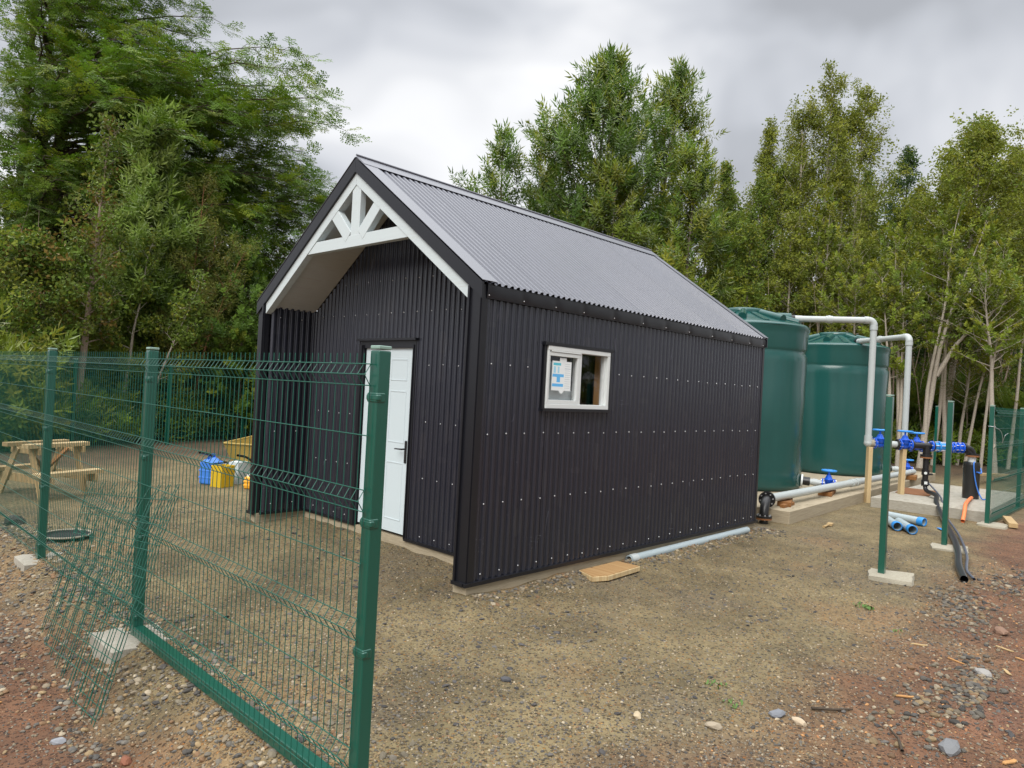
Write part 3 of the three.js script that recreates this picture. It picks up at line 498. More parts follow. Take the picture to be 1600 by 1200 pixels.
function downPipe(a, top, botY, label) { // horizontal run, elbow, drop, elbow at the foot
  const o = thing('inlet_pipe', label, 'pipe', [top.x, botY, top.z]), L = (g) => prep(g).translate(-top.x, -botY, -top.z), r = 0.057;
  const d = top.clone().sub(a).setY(0).normalize(), e = top.clone().addScaledVector(d, -0.1), dn = top.clone().setY(top.y - 0.1), mid = a.clone().lerp(e, 0.48), ft = V(top.x, botY, top.z);
  part(o, 'horizontal_pipe', L(rod(a, e, r, 18)), M.pvc);
  part(o, 'coupling', [L(rod(mid.clone().addScaledVector(d, -0.06), mid.clone().addScaledVector(d, 0.06), r * 1.18, 18)), L(rod(mid.clone().addScaledVector(d, -0.02), mid.clone().addScaledVector(d, 0.02), r * 1.32, 18))], M.pvc); part(o, 'coupling', [L(rod(a, a.clone().addScaledVector(d, 0.16), r * 1.12, 18))], M.pvc);
  const el = []; for (let i = 0; i <= 8; i++) { const t = (i / 8) * Math.PI / 2; el.push(e.clone().addScaledVector(d, 0.1 * Math.sin(t)).setY(top.y - 0.1 + 0.1 * Math.cos(t))); }
  part(o, 'elbow', [L(tube(el, r * 1.13, 16, 18)), L(rod(e.clone().addScaledVector(d, -0.07), e, r * 1.2, 18)), L(rod(dn, dn.clone().setY(dn.y - 0.08), r * 1.2, 18))], M.pvc);
  part(o, 'vertical_pipe', L(rod(dn, ft.clone().setY(botY + 0.03), r, 18)), M.pvc);
  part(o, 'elbow', [L(new THREE.SphereGeometry(r * 1.3, 18, 12).translate(ft.x, ft.y, ft.z)), L(rod(ft.clone().setY(botY + 0.02), ft.clone().setY(botY + 0.13), r * 1.22, 18))], M.pvc);
  return o;
}
const mA = V(14.1, 1.1, -4.3), mB = V(15.38, 1.1, -2.92), mD = mB.clone().sub(mA).normalize(), mLen = mA.distanceTo(mB), mP = (t) => mA.clone().addScaledVector(mD, t * mLen);
downPipe(in1, P1t, 1.1, 'grey plastic pipe dropping from the nearer tank roof to the blue valves, front one');
downPipe(in2, P2t, 1.05, 'grey plastic pipe dropping from the farther tank roof, behind the front drop pipe');
// gate valve along +x, wheel up
function makeValve(p, dir, label, s = 1) {
  const v = thing('gate_valve', label, 'valve', p.toArray(), Math.atan2(-dir.z, dir.x), 'blue gate valves on the pipework');
  const disc = (x, r, t) => prep(rod(V(x - t / 2, 0, 0), V(x + t / 2, 0, 0), r, 24));
  part(v, 'valve_body', [prep(new THREE.SphereGeometry(0.078, 20, 14).scale(0.8, 1, 0.9)), prep(rod(V(-0.09, 0, 0), V(0.09, 0, 0), 0.058, 20)), prep(lathe([[0, 0], [0.07, 0], [0.07, 0.075], [0.085, 0.085], [0.085, 0.1], [0.06, 0.112], [0.042, 0.16], [0.03, 0.175], [0, 0.18]], 20).scale(1, 1, 1.15))], M.blue);
  for (const x of [-0.1, 0.1]) { const f = part(v, 'flange', [disc(x, 0.105, 0.022)], M.blue); const bolts = []; for (let k = 0; k < 8; k++) { const a = (k + 0.5) * Math.PI / 4; bolts.push(prep(rod(V(x - 0.03, Math.cos(a) * 0.082, Math.sin(a) * 0.082), V(x + 0.03, Math.cos(a) * 0.082, Math.sin(a) * 0.082), 0.009, 6))); } const b = new THREE.Mesh(mergeGeometries(bolts), M.zinc); b.name = 'bolts'; b.userData.kind = 'stuff'; b.castShadow = true; f.add(b); }
  part(v, 'stem', [prep(rod(V(0, 0.17, 0), V(0, 0.255, 0), 0.016, 12))], M.blue);
  const spokes = []; for (let k = 0; k < 4; k++) { const a = k * Math.PI / 2 + 0.4; spokes.push(prep(rod(V(0, 0.245, 0), V(Math.cos(a) * 0.115, 0.25, Math.sin(a) * 0.115), 0.011, 8))); }
  part(v, 'handwheel', [prep(new THREE.TorusGeometry(0.118, 0.017, 10, 32).rotateX(Math.PI / 2).translate(0, 0.25, 0)), prep(rod(V(0, 0.232, 0), V(0, 0.268, 0), 0.028, 14)), ...spokes], M.blueLight);
  v.scale.setScalar(s); return v;
}
const valve0 = makeValve(mP(0.115), mD, 'blue gate valve right beside the front grey drop pipe, partly behind it');
const valveAt = (p, dir, label, s = 1) => { const c = copyOf(valve0, p.toArray(), Math.atan2(-dir.z, dir.x), label); c.scale.setScalar(s); return c; };
valveAt(mP(0.36), mD, 'blue gate valve resting on the second timber post');
valveAt(mP(0.575).add(V(0.2, -0.03, -0.22)), mD, 'blue gate valve behind the black tee, seen above it');
valveAt(V(13.215, 0.33, -4.66), V(0.35, 0, 0.94).normalize(), 'blue gate valve low on the slab in front of the gap between the tanks');
valveAt(V(18.115, 0.35, -4.66), V(0.35, 0, 0.94).normalize(), 'blue gate valve low behind the second timber post');
{ // the black and blue run between the valves and the well head
  const o = thing('manifold_pipe', 'black pipe run with a tee at waist height leading from the valves to the well', 'pipe', [mP(0.575).x, 0, mP(0.575).z]), T = mP(0.575), L = (g) => prep(g).translate(-T.x, 0, -T.z), fl = (t, r = 0.1, w = 0.024) => L(rod(mP(t - w / mLen / 2), mP(t + w / mLen / 2), r, 22));
  for (const [p, q] of [[0, 0.06], [0.175, 0.28]]) part(o, 'grey_pipe', [L(rod(mP(p), mP(q), 0.057, 16))], M.pvc);
  for (const [p, q] of [[0.18, 0.215], [0.02, 0.055]]) part(o, 'coupling', [L(rod(mP(p), mP(q), 0.07, 16))], M.concrete);
  for (const [p, q] of [[0.27, 0.3], [0.42, 0.645]]) part(o, 'black_pipe', [L(rod(mP(p), mP(q), 0.056, 18))], M.blackPlastic);
  for (const t of [0.285, 0.43, 0.632]) part(o, 'flange', [fl(t)], M.blackPlastic);
  part(o, 'tee_branch', [L(rod(T, T.clone().setY(0.93), 0.062, 18)), L(rod(T.clone().setY(0.9), T.clone().setY(0.94), 0.1, 22))], M.blackPlastic);
  part(o, 'rusty_ring', [L(rod(T.clone().setY(0.872), T.clone().setY(0.898), 0.103, 22))], M.rust);
  part(o, 'drop_pipe', [L(rod(T.clone().setY(0.62), T.clone().setY(0.88), 0.05, 16)), L(rod(T.clone().setY(0.56), T.clone().setY(0.66), 0.066, 16)), L(rod(T.clone().setY(0.42), T.clone().setY(0.6), 0.05, 16)), L(rod(T.clone().setY(0.36), T.clone().setY(0.47), 0.064, 16)), L(rod(T.clone().add(V(-0.06, -0.52, 0)), T.clone().add(V(0.09, -0.52, 0.09)), 0.02, 10))], M.blackPlastic);
  part(o, 'tag', [L(rod(T.clone().add(V(-0.055, -0.5, 0.02)), T.clone().add(V(-0.075, -0.5, 0.02)), 0.025, 14))], M.pvcWhite); part(o, 'tag', [L(prep(bx(0.012, 0.05, 0.05, T.x - 0.062, 0.42, T.z + 0.03)))], M.pvcWhite);
  const j = thing('dismantling_joint', 'blue pipe joint with long silver tie rods between the tee and the black elbow', 'pipe joint', mP(0.715).toArray(), Math.atan2(-mD.z, mD.x));
  const dsc = (x, r, t) => prep(rod(V(x - t / 2, 0, 0), V(x + t / 2, 0, 0), r, 24));
  part(j, 'sleeve', [dsc(0, 0.066, 0.36), dsc(-0.1, 0.075, 0.05)], M.blueLight);
  for (const x of [-0.18, -0.05, 0.17]) part(j, 'flange', [dsc(x, 0.1, 0.026)], x === -0.05 ? M.blueLight : M.blue);
  const rods = []; for (let k = 0; k < 6; k++) { const a = k * Math.PI / 3 + 0.3, y = Math.cos(a) * 0.086, z = Math.sin(a) * 0.086; part(j, 'tie_rod', [prep(rod(V(-0.215, y, z), V(0.21, y, z), 0.008, 8))], M.zinc); }
  const n = thing('flanged_fitting', 'short blue flanged fitting just before the black elbow over the well', 'pipe fitting', mP(0.875).toArray(), Math.atan2(-mD.z, mD.x));
  part(n, 'fitting_body', [dsc(0, 0.07, 0.18)], M.blue); for (const x of [-0.08, 0.0, 0.08]) part(n, 'flange', [dsc(x, 0.1, 0.024)], M.blue);
  const bl = []; for (let k = 0; k < 6; k++) { const a = k * Math.PI / 3; bl.push(prep(rod(V(-0.1, Math.cos(a) * 0.082, Math.sin(a) * 0.082), V(0.115, Math.cos(a) * 0.082, Math.sin(a) * 0.082), 0.009, 6))); } part(n, 'bolts', bl, M.zinc).userData.kind = 'stuff';
  // well head
  const w = mB.clone().addScaledVector(mD, 0.045), wl = thing('well_head', 'black plastic well casing with elbow on the grey slab', 'well head', [w.x, PADY, w.z]), Q = (g) => prep(g).translate(-w.x, -PADY, -w.z);
  part(wl, 'casing', [Q(rod(V(w.x, PADY, w.z), V(w.x, 0.82, w.z), 0.135, 28)), Q(rod(V(w.x, 0.80, w.z), V(w.x, 0.85, w.z), 0.138, 28, 0.125))], phy({ color: lin(0.03, 0.03, 0.03), roughness: 0.22, map: dustTex }));
  part(wl, 'collar', [Q(rod(V(w.x, 0.84, w.z), V(w.x, 0.945, w.z), 0.063, 20)), Q(rod(V(w.x, 0.90, w.z), V(w.x, 0.92, w.z), 0.068, 20))], M.pvcWhite);
  part(wl, 'rusty_flange', [Q(rod(V(w.x, 0.945, w.z), V(w.x, 0.975, w.z), 0.112, 24))], M.rust);
  part(wl, 'flange', [Q(rod(V(w.x, 0.976, w.z), V(w.x, 1.0, w.z), 0.112, 24))], M.blackPlastic);
  const eb = []; for (let i = 0; i <= 10; i++) { const t = (i / 10) * Math.PI / 2; eb.push(w.clone().addScaledVector(mD, -0.125 * (1 - Math.sin(t))).setY(0.98 + 0.12 * Math.cos(t))); } eb.push(mP(0.93));
  part(wl, 'elbow', [Q(tube(eb, 0.06, 24, 18)), Q(rod(mP(0.932), mP(0.948), 0.1, 22))], M.blackPlastic);
  part(wl, 'rope', [Q(tube([[w.x - 0.1, 0.86, w.z + 0.06], [w.x - 0.16, 0.83, w.z + 0.06], [w.x - 0.15, 0.6, w.z + 0.08], [w.x - 0.11, 0.35, w.z + 0.13], [w.x - 0.1, 0.2, w.z + 0.2], [w.x + 0.02, 0.19, w.z + 0.24]], 0.011, 40, 6)), Q(tube([[w.x - 0.12, 0.68, w.z + 0.1], [w.x - 0.02, 0.66, w.z + 0.155], [w.x + 0.1, 0.74, w.z + 0.12]], 0.013, 20, 6))], M.jugBlue);
}
// low delivery pipe along the slab and the tank outlets
{
  const a = V(10.2, 0.33, -4.46), b = V(18.2, 0.34, -4.55), o = thing('delivery_pipe', 'long grey pipe lying on timber blocks along the front of the tank slab', 'pipe', [a.x, 0, a.z]), L = (g) => prep(g).translate(-a.x, 0, -a.z);
  part(o, 'pipe', [L(rod(a, b, 0.062, 18))], M.pvc); for (const t of [0.46, 0.49]) part(o, 'coupling', [L(rod(a.clone().lerp(b, t), a.clone().lerp(b, t + 0.02), 0.074, 18))], M.pvc);
  const e = thing('elbow_riser', 'black flanged elbow with rusty ring rising beside the back corner of the shed', 'pipe elbow', [9.98, 0, -4.4]), E = (g) => prep(g).translate(-9.98, 0, 4.4), c = V(9.98, 0, -4.4), dr = a.clone().sub(c).setY(0).normalize();
  const el = []; for (let i = 0; i <= 10; i++) { const t = (i / 10) * Math.PI / 2; el.push(c.clone().addScaledVector(dr, 0.2 * (1 - Math.cos(t))).setY(0.1 + 0.22 * Math.sin(t))); }
  part(e, 'elbow', [E(tube(el, 0.066, 20, 18))], M.blackPlastic);
  part(e, 'flange', [E(rod(V(c.x, 0.085, c.z), V(c.x, 0.112, c.z), 0.115, 24))], M.blackPlastic);
  const f2 = c.clone().addScaledVector(dr, 0.2).setY(0.32); part(e, 'flange', [E(rod(f2.clone().addScaledVector(dr, 0.0), f2.clone().addScaledVector(dr, 0.05), 0.118, 24))], M.blackPlastic);
  part(e, 'rusty_flange', [E(rod(V(c.x, 0.058, c.z), V(c.x, 0.084, c.z), 0.112, 24))], M.rust);
  part(e, 'riser', [E(rod(V(c.x, -0.2, c.z), V(c.x, 0.07, c.z), 0.062, 18))], M.blackPlastic);
  const bolts = []; const sd = dr.clone().cross(eY).normalize(); for (let k = 0; k < 8; k++) { const t = k * Math.PI / 4 + 0.2, q = f2.clone().addScaledVector(sd, Math.cos(t) * 0.09).setY(0.32 + Math.sin(t) * 0.09); bolts.push(E(rod(q.clone().addScaledVector(dr, -0.018), q.clone().addScaledVector(dr, 0.07), 0.011, 6))); bolts.push(E(rod(V(c.x + Math.cos(t) * 0.09, 0.05, c.z + Math.sin(t) * 0.09), V(c.x + Math.cos(t) * 0.09, 0.13, c.z + Math.sin(t) * 0.09), 0.01, 6))); }
  part(e, 'bolts', bolts, M.zinc).userData.kind = 'stuff';
  const outlet = (p, q, label) => { const d = q.clone().sub(p).normalize(), u = thing('outlet_pipe', label, 'pipe', p.toArray()), K = (g) => prep(g).translate(-p.x, -p.y, -p.z), at = (s) => p.clone().addScaledVector(d, s);
    part(u, 'washer', [K(rod(at(0.0), at(0.03), 0.115, 24))], M.pvcWhite); part(u, 'nut', [K(rod(at(0.03), at(0.15), 0.08, 8))], M.blackPlastic); part(u, 'pipe', [K(rod(at(0.13), q, 0.056, 16)), K(rod(at(0.2), at(0.27), 0.066, 16))], M.pvc); };
  outlet(V(13.05, 0.36, -5.09), V(13.19, 0.34, -4.72), 'short grey outlet pipe at the foot of the nearer tank');
  outlet(V(17.95, 0.38, -5.09), V(18.09, 0.36, -4.72), 'short grey outlet pipe at the foot of the farther tank');
}
{ // timber under the pipes
  const pc = (name, label, p, turn, w, h, d, mat) => { const m = solo(name, prep(new RoundedBoxGeometry(w, h, d, 1, 0.006)), mat, label, 'timber'); m.position.set(...p); m.rotation.set(0, turn, 0); return m; };
  pc('timber_block', 'brown timber plank end under the delivery pipe nearest the shed', [10.95, 0.222, -4.5], 0.35, 0.62, 0.07, 0.2, M.woodBrown);
  pc('timber_block', 'narrow brown batten on the slab beside the plank nearest the shed', [10.75, 0.21, -4.38], 0.1, 0.5, 0.05, 0.07, M.woodBrown);
  pc('timber_block', 'brown timber packing under the pipe in front of the tank gap', [13.0, 0.222, -4.6], 0.25, 0.8, 0.07, 0.22, M.woodBrown);
  pc('timber_block', 'brown timber block under the far end of the delivery pipe', [17.9, 0.232, -4.5], 0.2, 0.5, 0.09, 0.2, M.woodBrown);
  const tp = (x, z, y0, y1, lean, label) => { const m = solo('timber_post', prep(new RoundedBoxGeometry(0.105, y1 - y0, 0.075, 1, 0.005)), M.woodPale, label, 'post'); m.position.set(x, (y0 + y1) / 2, z); m.rotation.set(0, 0.78, lean); };
  tp(14.08, -4.26, -0.1, 1.03, 0.0, 'pale timber post propping the front grey drop pipe');
  tp(mP(0.36).x + 0.03, mP(0.36).z - 0.03, 0.17, 1.02, 0.02, 'pale timber post propping the middle blue valve');
  const st = solo('steel_plate', bx(1.1, 0.012, 0.55), M.rust, 'flat rusty plate lying on the well slab behind the black hose', 'plate'); st.position.set(15.3, PADY + 0.008, -3.75); st.rotation.y = 0.1;
}
// hose, loose pipes and offcuts
{
  const T = mP(0.575);
  const h = thing('black_hose', 'black hose snaking from the tee down across the yard to the red earth', 'hose', [8.5, 0, -1.62]), L = (g) => prep(g).translate(-8.5, 0, 1.62);
  part(h, 'hose', [L(tube([[T.x, 0.42, T.z], [T.x - 0.02, 0.3, T.z + 0.02], [14.5, 0.25, -3.25], [13.9, 0.2, -3.1], [13.3, 0.1, -2.9], [12.4, 0.05, -2.62], [11.5, 0.05, -2.36], [10.7, 0.05, -2.14], [9.9, 0.05, -1.95], [9.2, 0.045, -1.8], [8.6, 0.03, -1.63]], 0.038, 120, 12))], M.hose);
  part(h, 'thin_hose', [L(tube([[T.x + 0.05, 0.42, T.z + 0.04], [14.55, 0.25, -3.2], [13.3, 0.1, -2.84], [11.5, 0.05, -2.27], [9.9, 0.05, -1.86], [9.0, 0.04, -1.68], [8.7, 0.03, -1.56]], 0.015, 100, 8))], std({ color: lin(0.09, 0.1, 0.13), roughness: 0.3 }));
  const pipe = (p, q, label, cap) => { const a = V(...p), b = V(...q), d = b.clone().sub(a).normalize(), o = thing('pipe_offcut', label, 'pipe', p, 0), K = (g) => prep(g).translate(-a.x, -a.y, -a.z), r = 0.06;
    const ring = (s, e, ro, ri) => { const g = prep(lathe([[ri, 0], [ro, 0], [ro, e - s], [ri, e - s], [ri, 0]], 24)); g.applyMatrix4(new THREE.Matrix4().compose(a.clone().addScaledVector(d, s), new THREE.Quaternion().setFromUnitVectors(eY, d), V(1, 1, 1))); return K(g); };
    part(o, 'pipe', [ring(0.02, a.distanceTo(b), r, r - 0.006)], M.pvcBlue); part(o, 'blue_end', [ring(0, 0.09, r + 0.007, r - 0.004)], M.blueLight); };
  pipe([11.15, 0.068, -2.76], [11.75, 0.068, -3.1], 'grey pipe offcut with blue end facing the camera, right of two at the front');
  pipe([11.25, 0.068, -2.98], [11.85, 0.068, -3.3], 'grey pipe offcut with blue end, just behind the nearest green post');
  pipe([12.1, 0.068, -2.84], [12.3, 0.068, -3.42], 'grey pipe offcut lying across behind the other two, blue end to the right');
  const ch = solo('blue_shard', bx(0.16, 0.01, 0.05), M.blueLight, 'thin blue scrap lying beside the pipe offcuts', 'scrap'); ch.position.set(12.0, 0.02, -2.6); ch.rotation.y = 0.6;
  const con = thing('conduit_pipe', 'long pale grey pipe lying along the foot of the side wall', 'pipe', [6.2, 0.06, -4.1]);
  { const g = prep(lathe([[0.036, 0], [0.045, 0], [0.045, 2.75], [0.036, 2.75], [0.036, 0]], 22)); g.applyMatrix4(new THREE.Matrix4().compose(V(0, 0, 0), new THREE.Quaternion().setFromUnitVectors(eY, V(2.92, 0.01, -0.02).normalize()), V(1, 1, 1))); part(con, 'pipe', [g], M.pvcBlue); part(con, 'socket', [prep(rod(V(0.01, 0, 0), V(0.13, 0, 0), 0.05, 22, 0.05, true))], M.pvc); }
  con.position.set(6.2, 0.045, -4.145);
  const os = solo('orange_conduit', prep(tube([[13.15, 0.03, -2.55], [13.36, 0.13, -2.575], [13.58, 0.22, -2.61], [14.3, 0.225, -2.72], [15.2, 0.21, -2.83]], 0.03, 30, 12)), M.orange, 'orange plastic tube leaning on the corner of the well slab', 'tube');
  const bd = thing('board_offcut', 'short tan board with a pale edge lying in front of the side wall', 'board', [5.63, 0.05, -4.0], -0.02);
  { const s = new THREE.Shape(); s.moveTo(-0.36, -0.1); s.lineTo(-0.2, -0.16); s.lineTo(0.36, -0.12); s.lineTo(0.34, 0.14); s.lineTo(-0.28, 0.12); s.closePath(); const g = prep(new THREE.ExtrudeGeometry(s, { depth: 0.04, bevelEnabled: true, bevelSize: 0.004, bevelThickness: 0.004, bevelSegments: 1 })).rotateX(-Math.PI / 2).translate(0, -0.03, 0); part(bd, 'slab', [g], M.woodPale); const g2 = prep(new THREE.ExtrudeGeometry(s, { depth: 0.006, bevelEnabled: false })).rotateX(-Math.PI / 2).translate(0, 0.0125, 0).scale(0.985, 1, 0.97); part(bd, 'top_face', [g2], std({ color: lin(0.52, 0.42, 0.31), map: woodTex, roughness: 0.85 })); }
  const pk = (label, p, e, w, h, d, mat) => { const m = solo('timber_plank', prep(new RoundedBoxGeometry(w, h, d, 1, 0.006)), mat, label, 'timber'); m.position.set(...p); m.rotation.set(...e); };
  pk('short pale plank lying beyond the fence post at the well slab corner', [13.75, 0.05, -2.02], [0, 0.25, 0], 0.9, 0.07, 0.12, M.wood);
  pk('long pale plank resting aslant behind the well head', [21.4, 0.22, -3.6], [0, -0.1, -0.05], 2.6, 0.07, 0.14, M.wood);
  const br = solo('paint_brush', [prep(rod(V(0, 0.02, 0), V(0.22, 0.02, 0.03), 0.02, 8, 0.012)), prep(bx(0.14, 0.03, 0.07, 0.3, 0.022, 0.04))], M.wood, 'small wooden scrap lying on the gravel before the tank slab', 'scrap'); br.position.set(10.45, 0, -3.72); br.rotation.y = 0.2;
}
// chips and splinters on the ground
{
  const R = rngOf(61), g = prep(new THREE.BoxGeometry(1, 1, 1, 6, 1, 1)), p = g.attributes.position; for (let i = 0; i < p.count; i++) { const x = p.getX(i); p.setY(i, p.getY(i) + 0.9 * x * x); p.setZ(i, p.getZ(i) * (1 - 1.4 * x * x) + 0.25 * Math.sin(x * 5)); } g.computeVertexNormals();
  [[5.98, -1.4], [5.88, -1.14], [4.86, -1.2], [5.95, -0.85], [6.3, -0.8], [4.4, -0.6], [0.9, -3.4], [0.75, -3.1], [0.95, -4.9], [6.5, -0.95], [0.55, -3.9]].forEach(([x, z], i) => { const m = solo('wood_chip', g, i % 3 ? M.woodTan : M.wood, 'thin curved wood chip lying on the ground', 'wood chip', 'wood chips scattered on the ground'); m.position.set(x, height(x, z) + 0.006, z); m.scale.set(0.07 + 0.07 * R(), 0.006, 0.014 + 0.012 * R()); m.rotation.y = R() * 6; });
  const st = (label, pts) => solo('twig', taper(pts.map(([x, z, y]) => V(x, height(x, z) + y, z)), pts.map((_, i) => 0.009 - 0.002 * i), 6), M.barkDark, label, 'twig');
  st('dark broken twig lying on the red earth near the front', [[4.05, -1.0, 0.02], [4.17, -1.05, 0.03], [4.3, -1.13, 0.02]]); st('short dark stick on the earth beyond the broken twig', [[4.22, -1.52, 0.012], [4.3, -1.42, 0.016], [4.42, -1.36, 0.01]]);
  const tuft = (label, x, z, n, s) => { const gs = []; for (let i = 0; i < n; i++) { const a = R() * 6.3, l = 0.6 * s * (0.5 + R()), ox = (R() - 0.5) * s * 3, oz = (R() - 0.5) * s * 3; const d = V(Math.cos(a), 0.7 + R(), Math.sin(a)).normalize().multiplyScalar(l), w = V(-Math.sin(a), 0, Math.cos(a)).multiplyScalar(l * 0.28); const b = V(ox, 0, oz), m = b.clone().addScaledVector(d, 0.5), e = b.clone().add(d); gs.push(geo([b.x, b.y, b.z, m.x + w.x, m.y, m.z + w.z, e.x, e.y - l * 0.1, e.z, m.x - w.x, m.y, m.z - w.z], null, [0, 0, 1, 0, 1, 1, 0, 1], [0, 1, 2, 0, 2, 3])); } const m = solo('weed_tuft', gs, M.grass, label, 'weed'); m.position.set(x, height(x, z), z); };
  tuft('bright green weed tuft on the gravel before the nearest bare post', 6.69, -2.0, 60, 0.05); tuft('small green weed by the stones at the edge of the gravel', 4.08, -2.05, 34, 0.035); tuft('tiny green weed nearest the camera on the gravel edge', 3.9, -1.85, 26, 0.035); tuft('sparse green weed right of the bright tuft', 6.2, -1.6, 18, 0.03);
}

// ---------------------------------------------------------------- fences
const FX = 1.7212, FZ = -2.2574, HP = 1.898;
function wirePanel(len, faceSign) { // along +x from 0 to len, welded wire with four folds; built in its own axes
  const gs = [], r = 0.0021, off = faceSign * 0.028, folds = [1.777, 1.262, 0.738, 0.215], pts = [[1.865, 0]];
  for (const f of folds) pts.push([f + 0.044, 0], [f, off], [f - 0.044, 0]); pts.push([0.03, 0]);
  const n = Math.round(len / 0.0505), one = [];
  for (let i = 0; i < pts.length - 1; i++) one.push([V(0, pts[i][0], pts[i][1]), V(0, pts[i + 1][0], pts[i + 1][1])]);
  const wire = mergeGeometries(one.map(([a, b]) => prep(rod(a, b, r, 5, r, true))));
  for (let k = 0; k <= n; k++) gs.push(wire.clone().translate((k / n) * len, 0, 0));
  const hor = []; for (const f of folds) hor.push([f + 0.044, 0], [f, off], [f - 0.044, 0]); hor.push([1.528, 0], [1.007, 0], [0.48, 0], [0.06, 0]);
  for (const [y, z] of hor) gs.push(prep(rod(V(-0.012, y, z + faceSign * 0.004), V(len + 0.012, y, z + faceSign * 0.004), 0.0025, 5, 0.0025, true)));
  return mergeGeometries(gs);
}
const postGeo = prep(new RoundedBoxGeometry(0.062, HP - 0.02 + 0.06, 0.062, 2, 0.006)).translate(0, (HP - 0.08) / 2, 0);
const capGeo = (() => { const g = prep(new RoundedBoxGeometry(0.0635, 0.014, 0.0635, 2, 0.004)); const p = g.attributes.position; for (let i = 0; i < p.count; i++) if (p.getY(i) > 0) p.setY(i, p.getY(i) + 0.004 * (1 - (p.getX(i) / 0.034) ** 2)); return g.translate(0, HP - 0.008, 0); })();
const clampGeo = mergeGeometries([rb(0.05, 0.052, 0.074, 0, 0, 0, 0.008), rb(0.03, 0.036, 0.084, -0.012, 0, 0, 0.01)].map(prep));
const boltGeo = prep(new THREE.CylinderGeometry(0.009, 0.011, 0.014, 8).rotateZ(Math.PI / 2));
function postIn(parent, x, z, y = 0, footing, clampSide) {
  const p = new THREE.Mesh(postGeo, M.fence); p.name = 'fence_post'; p.position.set(x, y, z); p.castShadow = p.receiveShadow = true; parent.add(p);
  const c = new THREE.Mesh(capGeo, M.cap); c.name = 'post_cap'; p.add(c);
  if (clampSide) for (const h of [1.685, 1.17, 0.64, 0.12]) { const k = new THREE.Mesh(clampGeo, M.fence); k.scale.set(0.92, 0.8, 0.95); k.name = 'clamp'; k.position.set(clampSide[0] * 0.012, h, clampSide[1] * 0.012); k.rotation.y = clampSide[2]; k.castShadow = true; p.add(k); }
  return p;
}
const footGeo = (w, h, d, seed) => { const R = rngOf(seed), g = prep(new THREE.BoxGeometry(w, h, d, 5, 4, 5)), p = g.attributes.position; for (let i = 0; i < p.count; i++) { const v = V(p.getX(i), p.getY(i), p.getZ(i)), e = [Math.abs(v.x) / w, Math.abs(v.y) / h, Math.abs(v.z) / d].filter((q) => q > 0.49).length; const n = 1 - (e >= 2 ? 0.05 : 0) + 0.13 * perlin.noise(v.x * 7 + seed * 0.37, v.y * 7 + 0.3, v.z * 7); p.setXYZ(i, v.x * n, v.y * n, v.z * n); } g.computeVertexNormals(); return g; };
{ // the near fence at left: posts, welded panels, bottom rail under the first bay
  const zs = [-2.411, -4.969, -7.431, -9.93, -12.43, -14.9, -16.15], f = thing('mesh_fence', 'green welded mesh fence running away to the left in the foreground', 'fence', [FX, 0, zs[0]]);
  zs.forEach((z, i) => { postIn(f, 0, z - zs[0], 0, null, [-1, 0, 0]); });
  for (let i = 0; i + 1 < zs.length; i++) {
    const m = new THREE.Mesh(wirePanel(zs[i] - zs[i + 1] - 0.01, 1), M.wire); m.name = 'mesh_panel'; m.castShadow = true;
    m.rotation.y = Math.PI / 2; m.position.set(-0.043, 0, zs[i] - zs[0] - 0.005); f.add(m);
    m.rotation.y = Math.PI / 2; m.scale.z = -1;
  }
  part(f, 'bottom_rail', [prep(new RoundedBoxGeometry(0.062, 0.062, 2.49, 2, 0.005)).translate(0.0, 0.032, (zs[1] - zs[0]) / 2)], M.fence);
  for (const [k, w, h, d, dx, s] of [[1, 0.4, 0.46, 0.4, -0.03, 71], [2, 0.38, 0.46, 0.38, 0.02, 72], [3, 0.4, 0.3, 0.36, -0.1, 73]]) { const g = part(f, 'footing', [footGeo(w, h, d, s)], M.concreteGrey); g.position.set(dx, k === 3 ? -0.16 : -0.225, zs[k] - zs[0] + (k === 1 ? 0.03 : 0)); }
}
{ // loose panels leaning on the fence from outside
  const lean = (label, pBot, pTop, along, w, h, seed) => {
    const o = thing('loose_mesh_panel', label, 'mesh panel', pBot.toArray()), up = pTop.clone().sub(pBot).normalize(), ax = along.clone().addScaledVector(up, -along.dot(up)).normalize(), nn = ax.clone().cross(up), gs = [], P = (u, v, q = 0) => ax.clone().multiplyScalar(u).addScaledVector(up, v).addScaledVector(nn, q + 0.05 * Math.sin(u * 2.1 + seed) * (v / h) ** 2);
    const n = Math.round(w / 0.2), gap = 0.0505 * 1.2;
    for (let i = 0; i <= Math.round(w / 0.052); i++) { const u = i * 0.052; const pts = []; for (let k = 0; k <= 8; k++) { const v = (k / 8) * h, fo = Math.abs((v % 0.52) - 0.26) < 0.035 ? 0.02 : 0; pts.push(P(u, v, fo)); } if (i % 4 < 2) gs.push(prep(new THREE.TubeGeometry(curve(pts), 10, 0.0026, 5, false))); }
    for (let v = 0.03; v <= h; v += 0.15) gs.push(prep(new THREE.TubeGeometry(curve([P(-0.01, v), P(w / 2, v), P(w + 0.01, v)]), 6, 0.0024, 5, false)));
    part(o, 'wire_grid', gs, M.wire);
  };
  lean('loose green mesh panel leaning askew on the fence from outside, outer one', V(1.25, -0.17, -4.16), V(1.655, 1.12, -4.3), V(0.08, 0, -1), 1.72, 1.33, 0.3);
  lean('loose green mesh panel stacked behind the outer leaning panel', V(1.31, -0.16, -4.24), V(1.66, 1.03, -4.36), V(0.07, 0, -1), 1.66, 1.22, 1.1);
}
